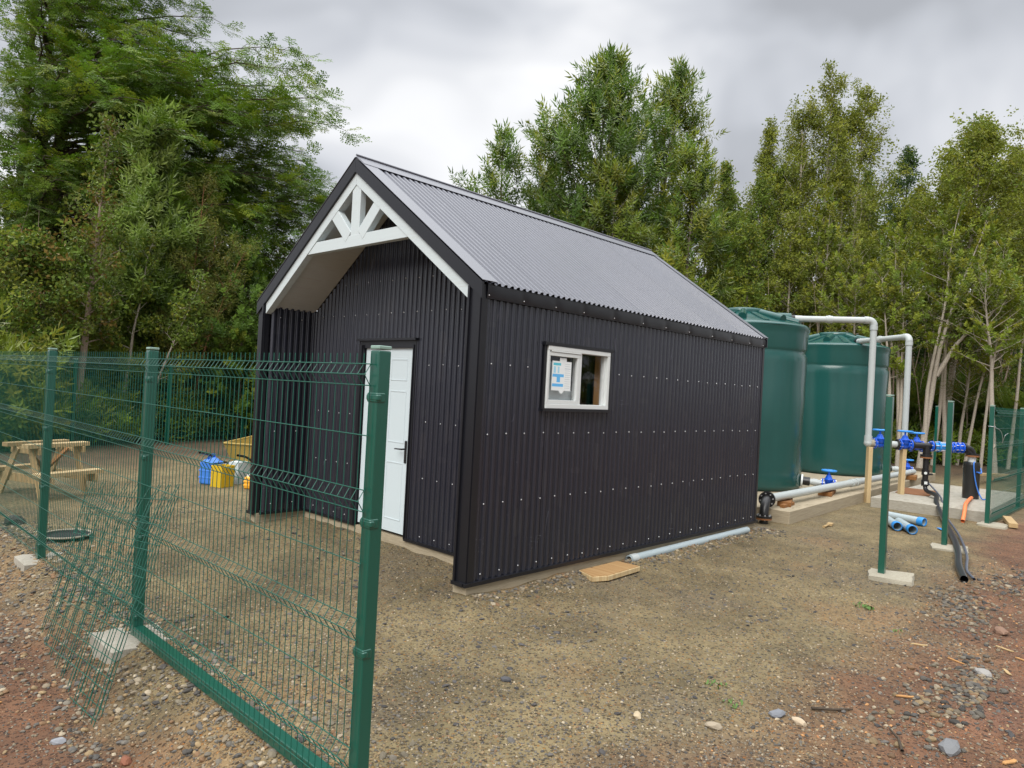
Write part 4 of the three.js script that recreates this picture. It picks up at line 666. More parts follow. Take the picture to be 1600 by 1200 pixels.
{ // far fence at left
  const a = V(2.15, 0, -16.06), d = V(4.3, 0, -1.3).normalize(), f = thing('far_mesh_fence', 'green mesh fence closing the far left side of the yard before the bushes', 'fence', a.toArray(), Math.atan2(-d.z, d.x));
  for (let k = 0; k < 5; k++) { postIn(f, k * 2.245, 0); if (k) { const m = new THREE.Mesh(wirePanel(2.235, -1), M.wire); m.name = 'mesh_panel'; m.position.set((k - 1) * 2.245 + 0.005, 0, -0.04); f.add(m); } }
  const m = new THREE.Mesh(wirePanel(0.42, -1), M.wire); m.name = 'mesh_panel'; m.position.set(-0.43, 0, -0.04); f.add(m);
}
{ // right side: bare posts, then the built part of the fence
  const base = thing('fence_post', 'bare green fence post nearest the camera on the right, on a flat concrete footing', 'fence post', [8.0375, 0, FZ], 0, 'bare green posts without mesh');
  part(base, 'post', [postGeo.clone()], M.fence); part(base, 'post_cap', [capGeo.clone()], M.cap); const g = part(base, 'footing', [footGeo(0.46, 0.14, 0.42, 81)], M.concrete); g.position.set(0.02, -0.025, 0.08); g.rotation.y = 0.25;
  const c2 = copyOf(base, [10.6354, 0, FZ], 0.0, 'bare green fence post standing beside the black hose'); c2.children[2].position.y = -0.05; c2.children[2].position.x = -0.1;
  const c3 = copyOf(base, [21.5, 0, -4.88], 0.0, 'bare green fence post far behind the tie rod joint'); c3.children[2].position.y = -0.06;
  const xs = [13.334, 16.1, 18.8, 21.5], f = thing('side_mesh_fence', 'green mesh fence at the right edge beyond the well slab', 'fence', [xs[0], 0, FZ]);
  xs.forEach((x) => postIn(f, x - xs[0], 0));
  for (let i = 0; i < 3; i++) { const m = new THREE.Mesh(wirePanel(xs[i + 1] - xs[i] - 0.01, 1), M.wire); m.name = 'mesh_panel'; m.position.set(xs[i] - xs[0] + 0.005, 0, 0.042); f.add(m); }
  part(f, 'bottom_rail', [prep(new RoundedBoxGeometry(8.1, 0.06, 0.06, 2, 0.005)).translate(4.08, 0.03, 0)], M.fence);
  const q = part(f, 'footing', [footGeo(0.5, 0.12, 0.4, 83)], M.concrete); q.position.set(0.02, -0.03, 0.08);
  part(f, 'tie_wire', [tube([[0.03, 1.55, 0.035], [0.12, 1.5, 0.1], [0.22, 1.36, 0.12], [0.3, 1.3, 0.1], [0.26, 1.42, 0.14], [0.4, 1.46, 0.16]], 0.003, 40, 5), tube([[-0.04, 1.56, 0.036], [0.0, 1.55, 0.05], [0.036, 1.56, 0.036], [0.036, 1.56, -0.036], [-0.036, 1.56, -0.036], [-0.04, 1.56, 0.036]], 0.004, 40, 5)].map(prep), M.zinc);
}

// ---------------------------------------------------------------- things by the left side of the shed
{ // low picnic table of raw timber
  const A = V(2.42, 0, -10.6), ax = V(0.93, 0, -0.37).normalize(), o = thing('picnic_table', 'low raw timber picnic table with gaps in its top behind the near fence', 'picnic table', A.toArray(), Math.atan2(-ax.z, ax.x));
  const bd = (x0, x1, y, z, w, t = 0.04, name = 'top_board', mat = M.wood) => part(o, name, [prep(new RoundedBoxGeometry(x1 - x0, t, w, 1, 0.004)).translate((x0 + x1) / 2, y, z)], mat);
  bd(-0.14, 1.03, 0.565, -0.22, 0.15, 0.045, 'top_board', M.woodPale); bd(-0.16, 1.02, 0.565, -0.62, 0.12, 0.045);
  bd(-0.16, 1.06, 0.27, 0.06, 0.17, 0.045, 'seat_board', M.woodPale); bd(-0.12, 1.02, 0.27, -0.96, 0.17, 0.045, 'seat_board');
  for (const x of [0.02, 0.86]) {
    part(o, 'leg', [prep(bar(V(x, -0.02, 0.0), V(x, 0.54, -0.28), 0.09, 0.04, V(0, 0, 1)))], M.wood); part(o, 'leg', [prep(bar(V(x, -0.02, -0.9), V(x, 0.54, -0.56), 0.09, 0.04, V(0, 0, 1)))], M.wood);
    part(o, 'crossbeam', [prep(rb(0.04, 0.09, 1.24, x + 0.042, 0.2, -0.45))], M.wood); part(o, 'crossbeam', [prep(rb(0.04, 0.07, 0.6, x + 0.042, 0.505, -0.42))], M.wood);
  }
  part(o, 'brace', [prep(bar(V(0.08, 0.5, -0.42), V(0.55, 0.24, -0.5), 0.07, 0.03, V(0, 0, 1)))], M.woodBrown); part(o, 'brace', [prep(bar(V(0.85, 0.5, -0.42), V(0.45, 0.24, -0.5), 0.07, 0.03, V(0, 0, 1)))], M.woodBrown);
  const sh = o.children; o.scale.set(0.72, 1.2, 0.95);
}
{ // wheelbarrow by the left wall
  const W = thing('wheelbarrow', 'yellow brown builder\'s wheelbarrow with black handles beside the left wall of the shed', 'wheelbarrow', [5.62, 0, -11.3], 0.62);
  // tray: sloping sides, open top
  const hx = 0.5, hz = 0.33, bxx = 0.3, bz = 0.2, y0 = 0.27, y1 = 0.62, t = 0.012, ring = (ex, ez, y, sk) => [V(-ex + sk, y, -ez), V(ex + sk, y, -ez), V(ex + sk, y, ez), V(-ex + sk, y, ez)], A = ring(bxx, bz, y0, -0.02), B = ring(hx, hz, y1, 0.08);
  B[1].y += 0.06; B[2].y += 0.06;
  const walls = []; for (let i = 0; i < 4; i++) { const j = (i + 1) % 4, n = B[j].clone().sub(A[i]).cross(B[i].clone().sub(A[i])).normalize().multiplyScalar(t); walls.push(hexa([A[i], A[i].clone().add(n), A[j], A[j].clone().add(n), B[j], B[j].clone().add(n), B[i], B[i].clone().add(n)])); }
  walls.push(bx(bxx * 2, t, bz * 2, -0.02, y0, 0)); part(W, 'tray', walls.map(prep), M.tray);
  part(W, 'tray_rim', [...B.map((p, i) => prep(rod(p, B[(i + 1) % 4], 0.016, 8)))], M.tray);
  for (const s of [-1, 1]) part(W, 'handle', [prep(tube([[0.5, 0.26, s * 0.12], [0.0, 0.25, s * 0.24], [-0.5, 0.33, s * 0.3], [-0.85, 0.47, s * 0.31], [-1.1, 0.52, s * 0.31]], 0.019, 40, 8))], M.blackPlastic);
  for (const s of [-1, 1]) part(W, 'leg', [prep(tube([[-0.42, 0.3, s * 0.28], [-0.4, 0.05, s * 0.26], [-0.3, 0.015, s * 0.25], [-0.2, 0.05, s * 0.25], [-0.05, 0.26, s * 0.24]], 0.022, 30, 8))], M.pvcWhite);
  part(W, 'wheel', [prep(new THREE.TorusGeometry(0.15, 0.045, 12, 28).translate(0.52, 0.195, 0)), prep(rod(V(0.52, 0.195, -0.05), V(0.52, 0.195, 0.05), 0.09, 16))], M.rubber);
}
{ // cans
  const can = (name, label, p, turn, w, h, d, mat, hand) => { const o = thing(name, label, 'canister', p, turn); part(o, 'can_body', [prep(new RoundedBoxGeometry(w, h, d, 3, 0.03)).translate(0, h / 2, 0), ...[0.3, 0.6].map((k) => prep(new RoundedBoxGeometry(w + 0.008, 0.03, d + 0.008, 2, 0.01)).translate(0, h * k, 0))], mat); return o; };
  const y = thing('yellow_canister', 'cut open yellow plastic canister standing in front of the blue one', 'canister', [4.86, 0.0, -10.78], 0.35);
  { const w = 0.26, d = 0.22, h = 0.33, t = 0.008; part(y, 'can_wall', [rb(w, h, t, 0, h / 2, d / 2, 0.003), rb(w, h, t, 0, h / 2, -d / 2, 0.003), rb(t, h, d - t, w / 2 - t / 2, h / 2, 0, 0.003), rb(t, h, d - t, -w / 2 + t / 2, h / 2, 0, 0.003), bx(w - 0.01, t, d - 0.01, 0, t, 0), rb(0.03, h * 0.96, 0.012, -0.06, h / 2, d / 2 + 0.008, 0.005), rb(0.03, h * 0.96, 0.012, 0.04, h / 2, d / 2 + 0.008, 0.005)].map(prep), M.yellow); part(y, 'paper_label', [prep(rb(0.004, 0.16, 0.1, w / 2 + 0.003, 0.17, 0.01, 0.001))], M.white); }
  const b = can('blue_jug', 'blue plastic water jug with handle behind the yellow canister', [4.83, 0.0, -11.12], 0.4, 0.28, 0.36, 0.24, M.jugBlue);
  part(b, 'shoulder', [prep(new THREE.CylinderGeometry(0.06, 0.15, 0.07, 20).translate(0, 0.385, 0))], M.jugBlue); part(b, 'cap', [prep(new THREE.CylinderGeometry(0.03, 0.034, 0.06, 14).translate(0.02, 0.445, 0))], M.blue); part(b, 'handle', [prep(new THREE.TorusGeometry(0.06, 0.012, 8, 20, Math.PI).translate(-0.03, 0.4, 0))], M.blue);
  const ob = can('orange_canister', 'small orange plastic canister at the back left corner of the shed', [5.12, 0.0, -10.42], 0.75, 0.15, 0.19, 0.12, M.orangeBox); part(ob, 'neck', [prep(new THREE.CylinderGeometry(0.025, 0.03, 0.05, 12).translate(-0.02, 0.21, 0))], M.pvcWhite);
  const ws = solo('paper_sack', prep(footGeo(0.3, 0.36, 0.26, 55)), M.white, 'crumpled white sack behind the yellow canister under the barrow', 'sack'); ws.position.set(5.25, 0.17, -11.05); ws.rotation.y = 0.4; ws.scale.set(1, 1, 0.8);
  const rg = thing('drum_ring', 'round black basin with a pale rim sunk in the gravel behind the near fence', 'basin', [2.1, 0.0, -8.15]);
  part(rg, 'rim', [prep(new THREE.TorusGeometry(0.2, 0.01, 10, 40).rotateX(Math.PI / 2).scale(1.1, 1, 1.1).translate(0, 0.045, 0))], M.concrete); part(rg, 'basin', [prep(lathe([[0.212, 0.045], [0.2, 0.02], [0, 0.018]], 36))], M.rubber);
  const dark = solo('dark_rock', prep(pebbleGeo(66, 0.8)), std({ color: lin(0.05, 0.045, 0.04), roughness: 0.9 }), 'dark mossy rock at the left edge under the fence', 'rock'); dark.position.set(1.86, 0.02, -9.15); dark.scale.set(0.1, 0.1, 0.09);
}

// ---------------------------------------------------------------- trees
// leaf clusters: small real leaves set on a twig, several makes
function leafQuads(list) { // [base, direction, side, length, width, fold]
  const pos = [], nor = [], uv = [], idx = [];
  for (const [b, d, s, l, w] of list) {
    const k = pos.length / 3, n = s.clone().cross(d).normalize().multiplyScalar(1), m = b.clone().addScaledVector(d, l * 0.45), e = b.clone().addScaledVector(d, l).addScaledVector(n, l * 0.1);
    for (const q of [b, m.clone().addScaledVector(s, w / 2).addScaledVector(n, -l * 0.05), e, m.clone().addScaledVector(s, -w / 2).addScaledVector(n, -l * 0.05)]) { pos.push(q.x, q.y, q.z); nor.push(n.x, n.y, n.z); uv.push(0, 0); }
    idx.push(k, k + 1, k + 2, k, k + 2, k + 3);
  }
  return geo(pos, nor, uv, idx);
}
const rv = (R) => { const a = R() * 6.2832, z = R() * 2 - 1, r = Math.sqrt(1 - z * z); return V(r * Math.cos(a), z, r * Math.sin(a)); };
function rosette(seed, n, len, w, L) { // lance leaves around a short upright twig of length L
  const R = rngOf(seed), list = []; for (let i = 0; i < n; i++) { const t = i / n, a = i * 2.4, el = lerp(-0.35, 0.9, t) + (R() - 0.5) * 0.5, d = V(Math.cos(a) * Math.cos(el), Math.sin(el), Math.sin(a) * Math.cos(el)), s = V(-Math.sin(a), (R() - 0.5) * 0.8, Math.cos(a)).normalize(); list.push([V(0, t * L, 0), d, s, len * (0.7 + 0.5 * R()), w * (0.8 + 0.4 * R())]); } return leafQuads(list);
}
function sprayGeo(seed, n, L, len, w) { // flat spray along +x with a drooping tip
  const R = rngOf(seed), list = []; for (let i = 0; i < n; i++) { const t = i / n, sd = i % 2 ? 1 : -1, side = (R() < 0.4 ? 1 : 0) * (R() - 0.5) * 0.3, b = V(t * L, -0.22 * L * t * t, sd * side * L * (1 - t)), d = V(0.75, -0.12 - 0.3 * R(), sd * (0.5 + 0.5 * R())).normalize(), s = V(-d.z, 0.35 * (R() - 0.5), d.x).normalize(); list.push([b, d, s, len * (0.7 + 0.6 * R()), w * (0.8 + 0.4 * R())]); } return leafQuads(list);
}
function fanGeo(seed, L, len, w) { // a fan of side twigs in one layer, small round leaves along each
  const R = rngOf(seed), list = [];
  const twig = (b, d, l, n) => { for (let i = 0; i < n; i++) { const t = (i + 0.6) / n, sd = i % 2 ? 1 : -1, q = b.clone().addScaledVector(d, t * l).add(V(0, -0.12 * l * t * t + (R() - 0.5) * 0.03, 0)), e = V(d.x * 0.6 - d.z * 0.8 * sd, (R() - 0.6) * 0.5, d.z * 0.6 + d.x * 0.8 * sd).normalize(), s = V(-e.z, 0.5 * (R() - 0.5), e.x).normalize(); list.push([q, e, s, len * (0.7 + 0.6 * R()), w * (0.8 + 0.4 * R())]); } };
  twig(V(0, 0, 0), V(1, 0, 0), L, 14);
  for (let k = 0; k < 6; k++) { const t = 0.1 + 0.13 * k, sd = k % 2 ? 1 : -1, a = 0.75 + 0.3 * (R() - 0.5); twig(V(t * L, 0, 0), V(Math.cos(a), -0.08, sd * Math.sin(a)), L * (0.62 - 0.5 * t) * (0.8 + 0.4 * R()), 8); }
  return leafQuads(list);
}
function bunch(seed, n, rad, len, w) { // loose handful of small leaves
  const R = rngOf(seed), list = []; for (let i = 0; i < n; i++) { const p = rv(R).multiplyScalar(rad * Math.cbrt(R())), d = rv(R); d.y = d.y * 0.5 + 0.25; d.normalize(); const s = d.clone().cross(rv(R)).normalize(); list.push([p, d, s, len * (0.7 + 0.6 * R()), w * (0.7 + 0.6 * R())]); } return leafQuads(list);
}
const LEAF = {
  lance: rosette(1, 19, 0.165, 0.04, 0.34), round: rosette(2, 18, 0.085, 0.05, 0.24), small: bunch(3, 20, 0.17, 0.075, 0.045), fine: bunch(4, 34, 0.2, 0.06, 0.014), spray: fanGeo(5, 0.62, 0.062, 0.042), needle: rosette(6, 26, 0.09, 0.018, 0.22), fern: sprayGeo(7, 26, 0.6, 0.12, 0.03),
};
const UP = V(0, 1, 0);
function crownMesh(geoL, spots, colors, seed) { // spots: {p, dir, s}
  const R = rngOf(seed), m = new THREE.InstancedMesh(geoL, M.leaf, spots.length), q = new THREE.Quaternion(), q2 = new THREE.Quaternion(), c = new THREE.Color(), flat = geoL === LEAF.spray || geoL === LEAF.fern;
  spots.forEach((s, i) => {
    if (flat) { const x = s.dir.clone().normalize(), y = UP.clone().add(rv(R).multiplyScalar(0.55)), z = x.clone().cross(y).normalize(); y.copy(z.clone().cross(x)); q.setFromRotationMatrix(new THREE.Matrix4().makeBasis(x, y, z)); }
    else q.setFromUnitVectors(UP, s.dir.clone().normalize()).multiply(q2.setFromAxisAngle(UP, R() * 6.3));
    m.setMatrixAt(i, new THREE.Matrix4().compose(s.p, q, V(s.s, s.s, s.s)));
    const k = R() ** 1.4 * colors.length, a = colors[Math.min(colors.length - 1, k | 0)], f = 0.78 + 0.44 * R(); m.setColorAt(i, c.setRGB(a[0] * f, a[1] * f, a[2] * f));
  });
  m.name = 'crown'; m.userData.kind = 'stuff'; m.castShadow = m.receiveShadow = true; return m;
}
// a tree: stems as given (or one wobbling trunk), branches inside an envelope, leaf clusters along the branches
function tree(o) {
  const R = rngOf(o.seed), H = o.h, root = thing(o.name ?? 'tree', o.label, o.category ?? 'tree', o.at, 0, o.group), limbs = [], twigs = [], spots = [];
  const stems = o.stems ?? [[[0, 0, 0], [o.lean?.[0] * 0.5 || 0, H * 0.5, o.lean?.[1] * 0.5 || 0], [o.lean?.[0] || 0, H, o.lean?.[1] || 0]]];
  const fol = Math.max(1, stems.length), wind = o.wind ? V(...o.wind) : null;
  stems.forEach((st, si) => {
    const cv = curve(st), n = 14, top = st[st.length - 1][1], pts = [], rad = [], r0 = (o.r ?? 0.012 * H) * (si ? 0.75 : 1);
    for (let i = 0; i <= n; i++) { const t = i / n, p = cv.getPoint(t); p.x += (o.wob ?? 0.05) * fbm(t * 3 + si * 7, o.seed, 0, 2) * H * 0.35 * t; p.z += (o.wob ?? 0.05) * fbm(t * 3, o.seed + 9, si * 5, 2) * H * 0.35 * t; pts.push(p); rad.push(Math.max(0.006, r0 * (1 - 0.93 * t))); }
    limbs.push(taper(pts, rad, 8));
    const at = (t) => { const k = Math.min(n - 1e-4, t * n), i = k | 0; return pts[i].clone().lerp(pts[i + 1], k - i); };
    const nb = Math.round((o.branches ?? 46) * 1.15 / fol), nc = Math.round((o.leaves ?? 1500) * 1.2 / fol / nb), a0 = R() * 6.3;
    for (let b = 0; b < nb; b++) {
      const tt = (b + R()) / nb, t = lerp(o.from ?? 0.25, 0.995, tt), base = at(t), env = o.env(tt) * (o.R ?? 1.5) * (0.7 + 0.45 * R()) / (fol > 1 ? 1.25 : 1);
      const az = a0 + b * 2.4 + (R() - 0.5), el = lerp(o.el?.[0] ?? 0.3, o.el?.[1] ?? 1.0, tt) + (R() - 0.5) * 0.3, d = V(Math.cos(az) * Math.cos(el), Math.sin(el), Math.sin(az) * Math.cos(el));
      if (wind) { d.addScaledVector(wind, 1).normalize(); }
      const len = env / Math.max(0.62, Math.hypot(d.x, d.z)), bp = [];
      for (let i = 0; i <= 5; i++) { const s = i / 5; bp.push(base.clone().addScaledVector(d, len * s).add(V((R() - 0.5) * 0.12 * len * s, (o.curl ?? 0.1) * len * s * s, (R() - 0.5) * 0.12 * len * s))); }
      limbs.push(taper(bp, bp.map((_, i) => Math.max(0.004, r0 * 0.32 * (1 - t * 0.75) * (1 - 0.8 * i / 5))), 5));
      for (let c = 0, q = nc * Math.min(1.5, 0.25 + 1.15 * o.env(tt)); c < q; c++) {
        const s = 1 - (1 - (o.inner ?? 0.36)) * R() ** 1.35, k = Math.min(4.999, s * 5), i = k | 0, p = bp[i].clone().lerp(bp[i + 1], k - i), off = rv(R).multiplyScalar((o.fuzz ?? 0.28) * len * (0.25 + 0.75 * s) * R() + 0.04);
        p.add(off); const dir = flatDir(bp[i + 1].clone().sub(bp[i]), off, R, o.droop ?? 0);
        spots.push({ p, dir, s: (o.ls ?? 1.12) * (0.55 + 0.85 * R()) });
      }
      if ((o.twigs ?? 2) && b % 2) for (let k = 0; k < (o.twigs ?? 2); k++) { const i = 1 + ((R() * 4) | 0), q = bp[i], e = q.clone().add(rv(R).multiplyScalar(len * 0.3).add(V(0, len * 0.1, 0))); limbs.push(taper([q, q.clone().lerp(e, 0.5).add(rv(R).multiplyScalar(0.03)), e], [0.006, 0.005, 0.003], 4)); }
    }
  });
  part(root, 'trunk', limbs.map(prep), o.bark);
  root.add(crownMesh(LEAF[o.leaf], spots, o.colors, o.seed + 1));
  return root;
}
const flatDir = (d, off, R, droop) => d.normalize().add(off.clone().normalize().multiplyScalar(0.5)).add(rv(R).multiplyScalar(0.35)).add(V(0, 0.25 - droop, 0));
// where a tree stands: bearing from the camera's axis (tangent) and distance along it
const FWD = V(0.721, 0, -0.693), RGT = V(0.693, 0, 0.721);
const stand = (px, D) => { const p = FWD.clone().multiplyScalar(D).addScaledVector(RGT, ((px - 800) / 1104) * D); return [p.x, height(p.x, p.z) - 0.05, p.z]; };
const tall = (px, y, D) => 1.75 + ((607.6 + 0.053 * (px - 800) - y) * D) / 1104;
const across = (m) => [RGT.x * m, RGT.z * m]; // metres to the camera's right, as x and z
const C = {
  fresh: [[0.12, 0.21, 0.028], [0.155, 0.25, 0.03], [0.085, 0.16, 0.024], [0.23, 0.28, 0.03]],
  lime: [[0.2, 0.26, 0.026], [0.245, 0.29, 0.026], [0.145, 0.21, 0.026], [0.26, 0.27, 0.026]],
  olive: [[0.215, 0.255, 0.034], [0.26, 0.29, 0.036], [0.16, 0.2, 0.03], [0.26, 0.27, 0.036]],
  mid: [[0.15, 0.225, 0.032], [0.19, 0.26, 0.034], [0.115, 0.175, 0.026], [0.24, 0.26, 0.034]],
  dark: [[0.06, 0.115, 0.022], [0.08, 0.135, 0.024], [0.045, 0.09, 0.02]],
  beech: [[0.13, 0.24, 0.02], [0.17, 0.27, 0.02], [0.1, 0.19, 0.018], [0.22, 0.28, 0.025]],
  myrtle: [[0.22, 0.26, 0.05], [0.26, 0.29, 0.055], [0.29, 0.27, 0.06]],
  rusty: [[0.11, 0.155, 0.028], [0.15, 0.17, 0.03], [0.22, 0.15, 0.035]],
};
const cone = (t) => 0.35 + 0.75 * Math.sin(Math.min(1, t * 1.25 + 0.12) * Math.PI) ** 0.8 * (1 - 0.55 * t), spire = (t) => Math.max(0.09, Math.min(1, 0.6 + 1.2 * t) * (1 - t) ** 0.8 * 1.3), oval = (t) => Math.max(0.15, Math.sin((0.12 + 0.86 * t) * Math.PI) ** 0.7);

// behind the shed
const T = [], BY = {};
const put = (o) => { const D = o.D, h = tall(o.px, o.top, D) - 0.9 * o.R * o.env(0.97); return (BY[o.seed] = T[T.push(tree({ ...o, h, at: stand(o.px, D) })) - 1]); };
put({ seed: 101, px: 893, top: 92, D: 24, R: 2.35, env: spire, leaf: 'lance', ls: 1.3, leaves: 1500, branches: 60, from: 0.3, colors: C.fresh, bark: M.barkGrey, lean: across(0.75), el: [0.45, 1.2], fuzz: 0.3, label: 'tall green willow leaved tree rising behind the roof, highest of its clump' });
put({ seed: 102, px: 985, top: 104, D: 25.5, R: 2.1, env: spire, leaf: 'lance', leaves: 1150, branches: 60, from: 0.3, colors: [...C.fresh, ...C.lime], bark: M.barkGrey, lean: across(1.2), el: [0.45, 1.2], label: 'willow leaved tree right of the tallest one, its narrow top leaning right' });
put({ seed: 103, px: 775, top: 205, D: 24, R: 1.35, env: spire, leaf: 'lance', leaves: 420, branches: 34, from: 0.35, colors: C.fresh, bark: M.barkGrey, lean: across(-0.2), el: [0.4, 1.1], label: 'thin sparse green tree standing above the ridge, left of the tall clump' });
put({ seed: 104, px: 1052, top: 235, D: 23, R: 1.6, env: cone, leaf: 'lance', leaves: 900, branches: 46, from: 0.2, colors: [...C.lime, ...C.fresh], bark: M.barkGrey, lean: across(0.4), label: 'yellow green bushy tree at the right end of the willow leaved clump' });
put({ seed: 105, px: 840, top: 205, D: 25.5, R: 1.7, env: cone, leaf: 'lance', leaves: 950, branches: 46, from: 0.2, colors: [...C.mid, ...C.lime], bark: M.barkGrey, label: 'leafy tree with yellowing leaves filling the left side of the clump behind the roof' });
put({ seed: 106, px: 710, top: 285, D: 25, R: 1.1, env: cone, leaf: 'lance', leaves: 300, branches: 24, from: 0.3, colors: C.fresh, bark: M.barkGrey, label: 'small green treetop just showing over the roof ridge' });
put({ seed: 107, px: 945, top: 260, D: 22.5, R: 1.9, env: cone, leaf: 'lance', leaves: 900, branches: 46, from: 0.2, colors: [...C.lime, ...C.mid], bark: M.barkPale, label: 'yellow flecked tree low in the middle of the clump behind the roof' });
// behind the tanks
put({ seed: 111, px: 1118, top: 252, D: 27, R: 1.15, env: spire, leaf: 'small', leaves: 1000, branches: 46, from: 0.2, colors: C.mid, bark: M.barkPink, el: [0.4, 1.2], label: 'narrow pointed tree left of the tall group behind the tanks' });
put({ seed: 112, px: 1172, top: 196, D: 28.5, R: 1.35, env: spire, leaf: 'small', leaves: 1200, branches: 50, from: 0.25, colors: C.olive, bark: M.barkPale, lean: across(0.3), el: [0.5, 1.25], label: 'slim tree with open top just left of the tallest tree' });
put({ seed: 113, px: 1272, top: 112, D: 27, R: 2.15, env: oval, leaf: 'small', leaves: 3000, branches: 84, from: 0.32, colors: C.olive, bark: M.barkPale, el: [0.55, 1.25], fuzz: 0.32, stems: [[[0, 0, 0], [0.05, 6, 0], [0.1, 14.2, 0.05]], [[-0.5, 0, -0.2], [-0.7, 5, -0.5], [-0.62, 12.8, -0.7]], [[0.5, 0, 0.5], [0.75, 5, 0.7], [1.1, 13.6, 1.0]], [[0.25, 0, 0.2], [0.5, 5, 0.4], [0.55, 12.4, 0.5]]], label: 'tallest tree with pale stems and an airy pointed crown behind the tanks' });
put({ seed: 114, px: 1402, top: 234, D: 31, R: 2.2, env: spire, leaf: 'small', leaves: 1500, branches: 56, from: 0.15, colors: C.dark, bark: M.barkDark, el: [0.3, 1.1], label: 'dark pointed tree between the tallest tree and the right hand group' });
put({ seed: 115, px: 1340, top: 268, D: 30, R: 1.3, env: spire, leaf: 'small', leaves: 1100, branches: 46, from: 0.2, colors: C.mid, bark: M.barkPale, el: [0.4, 1.1], label: 'green tree standing close on the right of the tallest tree' });
put({ seed: 116, px: 1475, top: 192, D: 23, R: 1.75, env: spire, leaf: 'small', leaves: 1700, branches: 60, from: 0.52, colors: [...C.olive, ...C.lime], bark: M.barkPale, lean: across(0.9), el: [0.5, 1.2], r: 0.12, label: 'tall tree with yellow green top leaning right over the well' });
put({ seed: 117, px: 1442, top: 330, D: 21, R: 1.3, env: cone, leaf: 'round', leaves: 260, branches: 30, from: 0.6, colors: C.lime, bark: M.barkPale, r: 0.105, wob: 0.1, stems: [[[0, 0, 0], [0.25, 2.6, 0.2], [0.5, 4.6, 0.5], [1.2, 7.6, 1.2]], [[0.1, 0, 0.1], [0.05, 2.2, 0.1], [0.5, 5, 0.35], [0.55, 7.8, 0.6]], [[0.3, 2.8, 0.25], [0.9, 4.2, 0.9], [1.8, 5.2, 1.9]]], label: 'white stemmed tree forking above the blue pipe joint' });
put({ seed: 118, px: 1392, top: 395, D: 20.5, R: 1.0, env: cone, leaf: 'round', leaves: 150, branches: 24, from: 0.55, colors: C.lime, bark: M.barkPale, r: 0.09, wob: 0.12, stems: [[[0, 0, 0], [-0.1, 2.3, 0], [-0.35, 5.6, -0.3]], [[0.2, 0, 0.2], [0.3, 2.5, 0.2], [0.1, 5.8, 0.1]]], label: 'thin pale twin stems with sparse yellow leaves beside the rear drop pipe' });
put({ seed: 119, px: 1572, top: 238, D: 27, R: 1.4, env: spire, leaf: 'small', leaves: 1200, branches: 46, from: 0.42, colors: [...C.olive, ...C.rusty], bark: M.barkPale, el: [0.4, 1.1], label: 'olive tree with a rusty tinge at the right edge' });
put({ seed: 120, px: 1560, top: 400, D: 19.5, R: 1.2, env: cone, leaf: 'round', leaves: 170, branches: 30, from: 0.5, colors: C.lime, bark: M.barkPale, r: 0.09, lean: across(-0.5), wob: 0.12, label: 'sparse yellow leaved sapling in front of the forest at the right edge' });
put({ seed: 121, px: 1500, top: 470, D: 22, R: 1.0, env: cone, leaf: 'fine', leaves: 200, branches: 28, from: 0.35, colors: C.rusty, bark: M.barkPale, r: 0.06, wob: 0.12, lean: across(0.4), label: 'brownish twiggy sapling behind the well head' });
put({ seed: 122, px: 1225, top: 330, D: 24, R: 1.2, env: cone, leaf: 'small', leaves: 450, branches: 36, from: 0.4, colors: C.olive, bark: M.barkPale, r: 0.08, wob: 0.1, label: 'pale stemmed olive tree over the nearer tank' });
put({ seed: 123, px: 1160, top: 345, D: 23, R: 1.2, env: cone, leaf: 'small', leaves: 800, branches: 36, from: 0.1, colors: [...C.mid, ...C.lime], bark: M.barkGrey, label: 'green bushy tree showing over the back edge of the roof' });
put({ seed: 124, px: 1330, top: 380, D: 22.5, R: 1.3, env: cone, leaf: 'round', leaves: 260, branches: 36, from: 0.5, colors: [...C.lime, ...C.olive], bark: M.barkPale, r: 0.07, wob: 0.1, label: 'yellow green tree over the farther tank' });
put({ seed: 125, px: 1612, top: 250, D: 24, R: 1.4, env: spire, leaf: 'small', leaves: 900, branches: 40, from: 0.42, colors: C.olive, bark: M.barkPale, label: 'olive tree cut by the right edge of the view' });
{
  const R = rngOf(640), where = ['between the narrow pointed tree and the clump behind the roof', 'just right of the narrow pointed tree', 'left of the slim open topped tree', 'right beneath the slim open topped tree', 'at the left foot of the tallest tree', 'before the right half of the tallest tree', 'in the gap right of the tallest tree', 'left of the dark pointed tree', 'right of the dark pointed tree', 'above the rear drop pipe', 'above the blue valves', 'above the tie rod joint', 'above the well head', 'just left of the right edge', 'second from the right edge'];
  const pxs = [1092, 1138, 1155, 1192, 1232, 1308, 1366, 1382, 1424, 1448, 1488, 1530, 1545, 1590, 1552], tops = [330, 300, 275, 265, 235, 255, 300, 330, 290, 275, 240, 250, 300, 300, 275];
  pxs.forEach((px, i) => put({ name: 'slender_tree', seed: 641 + i, px, top: tops[i], D: px > 1200 && px < 1320 ? 30.5 : 25.5 + 5 * R(), R: 0.8 + 0.35 * R(), env: spire, leaf: i % 4 === 3 ? 'round' : 'small', leaves: 430, branches: 34, from: 0.42 + 0.15 * R(), colors: [C.olive, [...C.olive, ...C.lime], C.mid, C.lime][i % 4], bark: M.barkPale, r: 0.075 + 0.03 * R(), wob: 0.08, lean: across((R() - 0.5) * 1.2), el: [0.5, 1.25], label: 'slender pale trunked tree ' + where[i] }));
}
